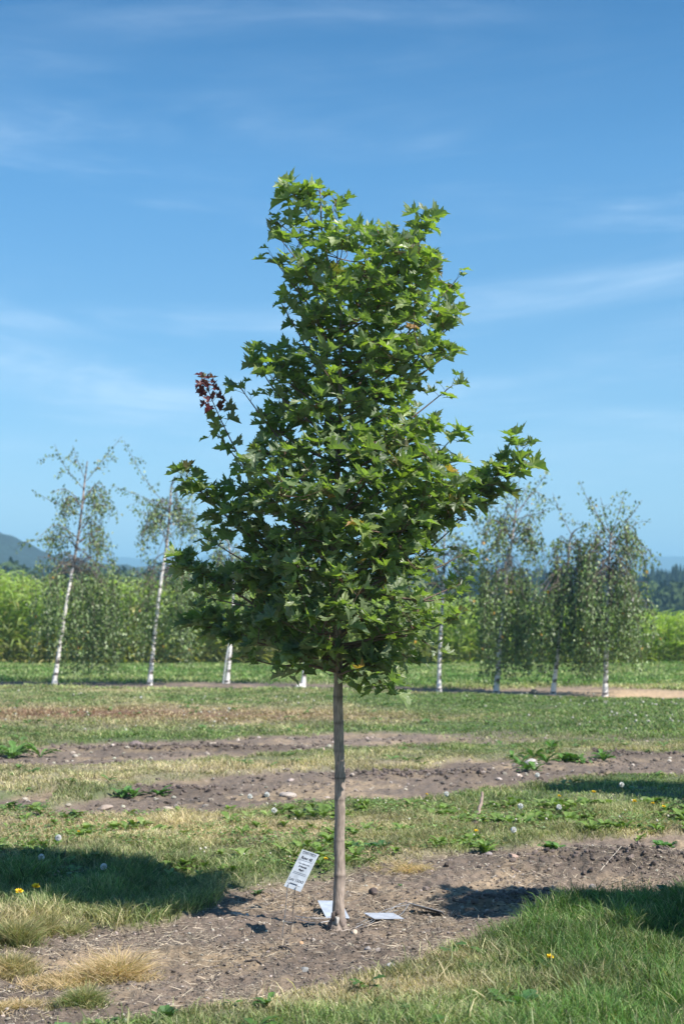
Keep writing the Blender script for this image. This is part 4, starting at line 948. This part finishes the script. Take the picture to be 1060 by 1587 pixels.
# ---------------------------------------------------------------- birches
BD = {}
BV = np.array([(0, 0, 0), (-.36, .38, .10), (0, .42, 0), (.36, .38, .10), (-.2, .75, .02), (.2, .75, .02), (0, 1.1, -.1)])
BF = np.array([(0, 2, 1, 1), (0, 3, 2, 2)])
BF3 = np.array([(0, 2, 1), (0, 3, 2), (1, 2, 4), (2, 3, 5), (2, 5, 4), (4, 5, 6)])
def birch(trunk_px, shoots, curtains, mids, lab, seed, wt=1.0, stake=False):
    base = G(*trunk_px[0]); base = drop(base); d = base[1]; r = np.random.default_rng(seed); kx = d / FPX
    rt = empty('birch_tree', base, lab, 'tree', 'young weeping birches in the row before the corn')
    tp = [base - np.array([0, 0, .03])] + [P(a, b, d + r.normal(0, .05)) for a, b in trunk_px[1:]]; n = 60
    tz = spline(tp, n); rad = np.linspace(.058, .014, n) * wt; rad[:5] *= np.linspace(1.35, 1.05, 5)
    T = Buf(); up = sstep(2.2, 4.6, tz[:, 2])[:, None]; col = np.array([.78, .74, .70]) * (1 - up) + np.array([.36, .27, .23]) * up
    V, F = tube(tz, rad, 10); T.add(V, F, np.repeat(col, 10, 0)); T.build('trunk', M_birchbark, rt, origin=base)
    LV, LD, LS = [], [], []; B = Buf()
    def hang(path, dens, s=.055):
        L = np.linalg.norm(np.diff(path, axis=0), axis=1).sum(); m = max(2, int(L * dens)); t = r.random(m) * (len(path) - 1); k = np.minimum(t.astype(int), len(path) - 2); f = (t - k)[:, None]
        p = path[k] * (1 - f) + path[k + 1] * f; LV.append(p + r.normal(0, .065, (m, 3))); LD.append(np.stack([r.normal(0, .45, m), r.normal(0, .45, m), -r.uniform(.5, 1.2, m)], 1)); LS.append(r.uniform(.7, 1.25, m) * s)
    for (a, tip, bend) in shoots:      # long bare-ish leaders above the crown
        p0 = P(a[0], a[1], d); p1 = P(tip[0], tip[1], d + r.normal(0, .3)); mid = (p0 + p1) / 2 + np.array([bend, r.normal(0, .1), 0])
        pa = spline([p0, mid, p1], 14); add_tube(B, pa, np.linspace(.010, .004, 14), 5, (.15, .11, .09)); hang(pa[2:], 17, .078)
        for q in range(5):
            k = r.integers(3, 11); e = pa[k] + np.array([r.normal(0, .22), r.normal(0, .2), r.uniform(-.25, .12)]); tw = spline([pa[k], (pa[k] + e) / 2 + [0, 0, .05], e], 6); add_tube(B, tw, .003, 4, (.15, .11, .09)); hang(tw, 26, .06)
    for (p, reach, m) in mids:         # side boughs that arch out then droop
        for q in range(m):
            y0 = p[1] + r.normal(0, 12); p0 = P(p[0] + r.normal(0, 2), y0, d); sgn = 1 if reach > 0 else -1
            rr = abs(reach) * kx * r.uniform(.5, 1.05); az = r.uniform(-.9, .9)
            out = np.array([sgn * math.cos(az), math.sin(az), 0]); rise = r.uniform(.25, .8) * rr
            p1 = p0 + out * rr * .55 + np.array([0, 0, rise]); p2 = p0 + out * rr + np.array([0, 0, rise - r.uniform(.1, .5)])
            pa = spline([p0, p1, p2], 10); add_tube(B, pa, np.linspace(.012, .004, 10), 5, (.17, .12, .10)); hang(pa[2:], 16, .070)
            for w in range(7):
                k = r.integers(3, 10); L = r.uniform(.2, .75); e = pa[k] + np.array([r.normal(0, .12), r.normal(0, .12), -L]); tw = spline([pa[k], (pa[k] + e) / 2 + out * .08, e], 6); add_tube(B, tw, .003, 4, (.13, .10, .08)); hang(tw, 15, .072)
    for (x0, x1, ytop, ybot, m) in curtains:   # curtains of hanging twigs
        for q in range(int(m * .75)):
            f = r.random(); px = x0 + (x1 - x0) * f; tx = np.interp(ytop, [b for a, b in trunk_px[::-1]], [a for a, b in trunk_px[::-1]])
            top = P(px + (tx - px) * .12 * r.random(), ytop + 14 + r.normal(0, 22) + abs(px - tx) * .22, d + r.normal(0, .42)); zb = P(px, ybot - abs(r.normal(0, 45)), d)[2]; L = max(.5, top[2] - max(zb, .12))
            e = top + np.array([r.normal(0, .10), r.normal(0, .10), -L]); pa = spline([top, (top + e) / 2 + np.array([r.normal(0, .06), 0, 0]), e], 9)
            add_tube(B, pa, np.linspace(.005, .002, 9), 4, (.12, .09, .07)); hang(pa, 46, .073)
            if True:
                st = P(tx, ytop + r.normal(0, 20) + 6, d); add_tube(B, spline([st, (st + top) / 2 + [0, 0, .15], top], 8), np.linspace(.009, .004, 8), 4, (.16, .12, .10))
    B.build('branches', M_twig, rt, origin=base)
    LV, LD, LS = np.concatenate(LV), np.concatenate(LD), np.concatenate(LS); m = len(LV)
    c = np.array([.125, .185, .060])[None] * (1 + r.normal(0, .4, (m, 1))); pal = r.random(m) < .22; c[pal] = np.array([.27, .33, .17]) * (1 + r.normal(0, .2, (pal.sum(), 1))); y_ = r.random(m) < .004; c[y_] = [.55, .28, .04]  # the pale share paints in leaves that reflect the light
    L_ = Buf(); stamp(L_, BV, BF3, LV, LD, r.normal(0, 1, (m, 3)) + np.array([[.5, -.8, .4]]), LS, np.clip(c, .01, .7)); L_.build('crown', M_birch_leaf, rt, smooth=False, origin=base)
    if stake:
        s = Buf(); a = GH(345, 1061); add_tube(s, spline([a - [0, 0, .1], P(351, 1020, d - .1), P(358, 985, d - .1)], 8), .022, 8, (.50, .52, .53)); tag(s.build('support_stake', M_twig, origin=a), 'pale grey stake leaning against the third birch from the left', 'stake')
    print('birch', lab[:20], m)
birch([(84, 1061), (95, 990), (106, 920), (118, 855), (126, 800), (132, 745), (136, 715)],
      [((132, 760), (85, 688), -.1), ((133, 745), (113, 690), 0), ((135, 745), (190, 676), .0), ((128, 800), (52, 762), .0), ((125, 830), (28, 842), -.1), ((130, 780), (176, 785), .1)],
      [(42, 100, 868, 1030, 24), (118, 188, 868, 1050, 44), (100, 165, 900, 1052, 18)], [((122, 845), -70, 5), ((124, 830), 60, 7), ((128, 790), -50, 4), ((130, 770), 50, 5)],
      'leftmost birch of the row, white trunk leaning right under a sparse weeping crown', 2001)
birch([(232, 1061), (240, 985), (250, 900), (258, 850), (263, 800), (266, 755), (272, 738)],
      [((262, 790), (192, 682), -.1), ((262, 790), (172, 752), .1), ((268, 750), (292, 715), .0), ((262, 800), (200, 790), 0), ((264, 780), (330, 820), .2), ((262, 810), (305, 800), .2)],
      [(212, 240, 875, 1030, 16), (254, 310, 870, 1035, 34), (172, 215, 900, 1035, 12)], [((260, 835), -52, 5), ((262, 810), 45, 6), ((264, 790), -45, 5), ((266, 770), 28, 3)],
      'second birch from the left, white trunk with leaves hanging mostly on its right', 2002)
birch([(352, 1061), (356, 1020), (360, 960), (362, 900), (356, 850), (345, 815)],
      [((350, 850), (318, 808), 0), ((352, 850), (372, 800), 0)], [(318, 350, 885, 960, 14), (372, 400, 885, 1000, 10)], [((358, 870), -40, 5), ((358, 870), 30, 3)],
      'third birch from the left, foot under maple crown', 2003, .95, True)
birch([(469, 1063), (474, 1020), (478, 960), (480, 900), (478, 850), (474, 800)],
      [((478, 840), (462, 790), 0), ((478, 840), (492, 795), 0)], [(450, 508, 880, 960, 16)], [((480, 880), -30, 3), ((480, 880), 30, 3)],
      'fourth birch from the left, mostly hidden by the maple, foot by a white rock', 2004)
birch([(680, 1072), (681, 1020), (684, 960), (687, 900), (688, 850), (690, 812)],
      [((688, 850), (668, 800), 0), ((688, 840), (716, 822), 0), ((688, 860), (752, 858), .1)], [(628, 668, 885, 1010, 16), (696, 730, 880, 1000, 14)], [((688, 865), 60, 6), ((688, 860), -35, 4)],
      'fifth birch from the left, straight slim white trunk just right of the maple crown', 2005, .9)
birch([(768, 1073), (775, 990), (784, 900), (791, 850), (797, 810), (800, 780)],
      [((799, 795), (850, 728), .05), ((800, 785), (806, 735), 0), ((799, 795), (775, 755), -.05), ((797, 805), (848, 790), .1), ((796, 815), (735, 800), 0), ((793, 840), (865, 850), .1), ((800, 785), (820, 748), 0)],
      [(742, 790, 882, 1062, 44), (790, 832, 880, 1050, 36)], [((793, 845), -62, 8), ((794, 830), 62, 8), ((797, 810), -30, 3)],
      'sixth birch from the left, dark foot hidden in a dense hanging curtain of leaves', 2006)
birch([(856, 1076), (864, 1010), (872, 940), (879, 880), (882, 840), (888, 825), (894, 820)],
      [((886, 830), (856, 764), -.02), ((890, 822), (912, 808), .02), ((882, 850), (862, 845), 0)],
      [(826, 868, 888, 1052, 40), (880, 925, 888, 1052, 40)], [((880, 870), -45, 6), ((880, 865), 50, 7)],
      'seventh birch from the left with a single long bare leader above a bushy curtain', 2007, .9)
birch([(937, 1078), (939, 1010), (941, 940), (943, 880), (945, 845), (948, 822)],
      [((947, 830), (897, 745), -.05), ((948, 825), (970, 757), 0), ((948, 830), (994, 775), .05), ((947, 835), (930, 770), 0), ((948, 835), (985, 808), .1), ((945, 850), (1010, 860), .1), ((946, 840), (912, 770), 0)],
      [(888, 936, 880, 1054, 46), (944, 992, 886, 1040, 44), (985, 1020, 905, 1010, 12)], [((945, 855), -48, 6), ((945, 850), 48, 7), ((944, 870), 75, 3)],
      'rightmost birch of the row, bushy weeping crown with several upright shoots', 2008)

# ---------------------------------------------------------------- the corn
def corn():
    b = Buf(); r = np.random.default_rng(501)
    n_seg = 6
    def leafstrip(w0, L, arch):
        t = np.linspace(0, 1, n_seg + 1); w = w0 * np.sin(np.clip(.22 + t * .80, 0, 1) * PI) ** .8; w[-1] = .002
        y = L * (t - .12 * arch * t ** 3); z = L * (.75 * t - arch * t ** 2)
        v = []
        for k in range(n_seg + 1): v += [(-w[k], y[k], z[k] + w[k] * .5), (0, y[k], z[k]), (w[k], y[k], z[k] + w[k] * .5)]
        f = []
        for k in range(n_seg): f += [(3 * k, 3 * k + 1, 3 * k + 4, 3 * k + 3), (3 * k + 1, 3 * k + 2, 3 * k + 5, 3 * k + 4)]
        return np.array(v), np.array(f)
    TP = [leafstrip(.048, .72, a) for a in (.35, .55, .8, 1.1)]
    P_, D_, C_, S_, Wh = [], [], [], [], []
    rows = [49.5, 50.2, 51.0, 51.8, 52.6, 53.5, 54.5, 56, 58, 61, 65, 70]
    for ri, y0 in enumerate(rows):
        xs = np.arange(-21, 21, .19 if ri < 6 else .3); xs = xs + r.normal(0, .04, len(xs))
        for x in xs:
            px = CX + x / y0 * FPX
            H = np.interp(px, [-400, 0, 60, 250, 330, 560, 640, 700, 900, 1000, 1060, 1500], [3.2, 3.15, 3.0, 2.75, 2.7, 2.55, 2.3, 2.2, 1.95, 1.80, 1.70, 1.6]) * r.uniform(.9, 1.06) * 1.10 + .35 * (noise(x, y0, 2.2, 601) - .5)
            y = y0 + r.normal(0, .1); lushn = float(sstep(560, 760, px))
            add = (.14, .19, .05)
            bz = Buf
            m = int(H / .19)
            for k in range(m):
                z = H * (k + .5) / m; f = z / H
                az = (k % 2) * PI + r.normal(0, .6) + noise(x, y0, 1.0, 7) * 6
                P_.append((x, y, z * .92)); D_.append((math.cos(az), math.sin(az), 0)); S_.append((1.0 if .2 < f < .85 else .75) * r.uniform(.8, 1.15)); Wh.append(r.integers(0, 4))
                yel = np.clip((.42 - f) * 2.3 + r.normal(0, .2), 0, 1) * (1 - .35 * lushn) * (1 if r.random() < .8 else .2)
                if r.random() < .03: yel = .9
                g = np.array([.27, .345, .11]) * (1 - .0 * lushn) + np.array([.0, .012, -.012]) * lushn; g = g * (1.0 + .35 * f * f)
                ye = np.array([.52, .45, .20]) * (1 - lushn) + np.array([.36, .42, .07]) * lushn
                C_.append((g * (1 - yel) + ye * yel) * r.uniform(.55, 1.35))
            if ri < 6: 
                st = np.array([(x, y, 0), (x + r.normal(0, .03), y, H * .5), (x + r.normal(0, .05), y, H * .95)]); V, F = tube(st, [.014, .012, .006], 4); b.add(V, F, (.24, .24, .09))
            elif r.random() < .5: pass
    P_, D_, C_, S_, Wh = map(np.array, (P_, D_, C_, S_, Wh))
    for k, (V, F) in enumerate(TP):
        m = Wh == k; stamp(b, V, F, P_[m], D_[m], np.tile([[0, 0, 1.]], (m.sum(), 1)) + r.normal(0, .2, (m.sum(), 3)), S_[m], C_[m], None, r.uniform(.7, 1.2, m.sum()))
    print('corn leaves', len(P_))
    tag(b.build('corn_field', M_corn, smooth=False), 'tall green corn standing in rows behind the birches, lower and lusher on the right', 'corn', kind='stuff')
corn()

# ---------------------------------------------------------------- far woods
def woods():
    b = Buf(); r = np.random.default_rng(701)
    def conifer_t(seed):
        rr = np.random.default_rng(seed); v, f = [], []
        for t in range(11):
            z0 = .10 + t * .083; R = .25 * (1 - t / 11.6) * rr.uniform(.85, 1.15); n = 12; k0 = len(v)
            v.append((0, 0, z0 + .13))
            for q in range(n): a = 2 * PI * q / n + rr.random(); rad = R * (1 if q % 2 else .55) * rr.uniform(.8, 1.2); v.append((rad * math.cos(a), rad * math.sin(a), z0 - (.03 if q % 2 else 0)))
            for q in range(n): f.append((k0, k0 + 1 + q, k0 + 1 + (q + 1) % n))
        v += [(-.012, 0, 0), (.012, 0, 0), (0, 0, .3)]; f.append((len(v) - 3, len(v) - 2, len(v) - 1))
        return np.array(v), np.array(f)
    TT = [conifer_t(k) for k in range(4)]
    def put(px0, px1, d0, d1, n, h0, h1, col, T):
        px = r.uniform(px0, px1, n); d = r.uniform(d0, d1, n); x = (px - CX) / FPX * d
        for k, (V, F) in enumerate(T):
            m = np.arange(n) % len(T) == k; q = m.sum(); az = r.uniform(0, 2 * PI, q)
            hh = r.uniform(h0, h1, q) * (.85 + .4 * noise(x[m], d[m], 14, 77)); fw = np.stack([np.cos(az), np.sin(az), np.zeros(q)], 1)
            stamp(b, V, F, np.stack([x[m], d[m], np.zeros(q)], 1), fw, np.tile([[0, 0, 1.]], (q, 1)), hh, np.array(col)[None] * r.uniform(.7, 1.3, (q, 1)))
    put(700, 1500, 380, 470, 2200, 10.5, 13.5, (.022, .040, .022), TT)
    put(-500, 700, 420, 520, 1400, 11, 14.5, (.030, .052, .024), TT)
    tag(b.build('conifer_wood', M_wood, smooth=False), 'dark line of conifers beyond the field below the blue hills', 'wood', kind='stuff')
    # bushy broad-leaved trees in front of it
    b = Buf(); n = 260; px = r.uniform(-400, 1500, n); d = r.uniform(250, 330, n)
    for k in range(n):
        h = r.uniform(4, 8) if px[k] > 600 else r.uniform(7, 12.5); x = (px[k] - CX) / FPX * d[k]; m = 260; u = norm(r.normal(0, 1, (m, 3))) * r.uniform(.6, 1, (m, 1)) ** .5
        p = np.stack([x + u[:, 0] * h * .45, d[k] + u[:, 1] * h * .4, h * .52 + u[:, 2] * h * .48], 1)
        V = np.array([(-.5, 0, 0), (.5, 0, 0), (.3, 1, .1), (-.3, 1, .1)]) ; col = np.array([.055, .085, .03]) * r.uniform(.75, 1.3)
        stamp(b, V, np.array([(0, 1, 2, 3)]), p, r.normal(0, 1, (m, 3)), u + r.normal(0, .4, (m, 3)), r.uniform(.5, 1.1, m), col[None] * r.uniform(.75, 1.25, (m, 1)))
    tag(b.build('broadleaf_wood', M_wood, smooth=False), 'olive green band of bushy trees at the far side of the corn', 'wood', kind='stuff')
woods()

# ---------------------------------------------------------------- hills
def hill(name, prof, d, depth, col, lab, seed, rough):
    """a wooded ridge: crest height from the skyline, rising from its foot d-depth and falling away behind"""
    px = np.linspace(-1500, 2600, 420); ys = np.interp(px, [p[0] for p in prof], [p[1] for p in prof]); r = np.random.default_rng(seed)
    x = (px - CX) / FPX * d; H = CAM_H + (HOR - ys) / FPX * d + rough * (fbm(x, x * 0, d * .05, seed, 4) - .5) + rough * .3 * (r.random(len(x)) - .5)
    t = np.concatenate([np.linspace(0, 1, 26), [1.25, 1.6, 2.0]]); X, T = np.meshgrid(x, t); Z = H[None] * np.where(T <= 1, np.sin(np.clip(T, 0, 1) * PI / 2) ** 1.1, np.clip(2 - T, 0, 1) ** .8)
    Y = d - depth + depth * T; Z = Z + rough * .8 * (fbm(X, Y, d * .03, seed + 3, 4) - .5) * np.sin(np.clip(T, 0, 2) * PI / 2); Z[0] = -1; Z[-1] = -1
    n = len(x); i, j = np.meshgrid(np.arange(len(t) - 1), np.arange(n - 1), indexing='ij'); i, j = i.ravel(), j.ravel()
    C = np.array(col)[None] * (.75 + .5 * fbm(X, Y, d * .02, seed + 9, 4)).reshape(-1, 1)
    b = Buf(); b.add(np.stack([X, Y, Z], -1).reshape(-1, 3), np.stack([i * n + j, i * n + j + 1, (i + 1) * n + j + 1, (i + 1) * n + j], 1), C)
    m = solid_mat(name + '_forest', .95, .02, .8, 1.2, .9, bscale=.06, bdist=8)
    o = b.build(name, m); o['kind'] = 'structure'; o['label'] = lab
hill('wooded_hill', [(-1500, 775), (-500, 785), (-120, 795), (-20, 815), (0, 824), (40, 845), (80, 864), (140, 874), (200, 880), (260, 884), (330, 892), (500, 925), (700, 955), (2600, 960)], 800, 280, (.010, .024, .016), 'dark wooded hill sloping down from the left edge', 811, 6)
hill('distant_mountains', [(-1500, 880), (-300, 860), (100, 862), (200, 868), (280, 872), (330, 862), (500, 868), (640, 878), (730, 868), (800, 862), (870, 856), (930, 858), (1000, 864), (1060, 866), (1400, 860), (2600, 880)], 3600, 1100, (.04, .06, .045), 'long blue mountains on the horizon', 821, 12)

# ---------------------------------------------------------------- haze: the air between here and the mountains
def haze():
    x0, x1, y0, y1, z0, z1 = -7000, 8000, -60, 5400, -3.0, 215
    v = [(x0, y0, z0), (x1, y0, z0), (x1, y1, z0), (x0, y1, z0), (x0, y0, z1), (x1, y0, z1), (x1, y1, z1), (x0, y1, z1)]
    b = Buf(); b.add(v, [(3, 2, 1, 0), (4, 5, 6, 7), (0, 1, 5, 4), (1, 2, 6, 5), (2, 3, 7, 6), (3, 0, 4, 7)], (1, 1, 1))
    m, N, L = mat('haze'); pv = N.new('ShaderNodeVolumePrincipled'); pv.inputs['Color'].default_value = (.38, .74, 1, 1); pv.inputs['Density'].default_value = .00050; pv.inputs['Anisotropy'].default_value = 0.0
    o_ = N.new('ShaderNodeOutputMaterial'); L.new(pv.outputs[0], o_.inputs['Volume'])
    o = b.build('haze', m, smooth=False); tag(o, 'thin blue summer haze over the whole field and hills', 'haze', kind='stuff')
haze()
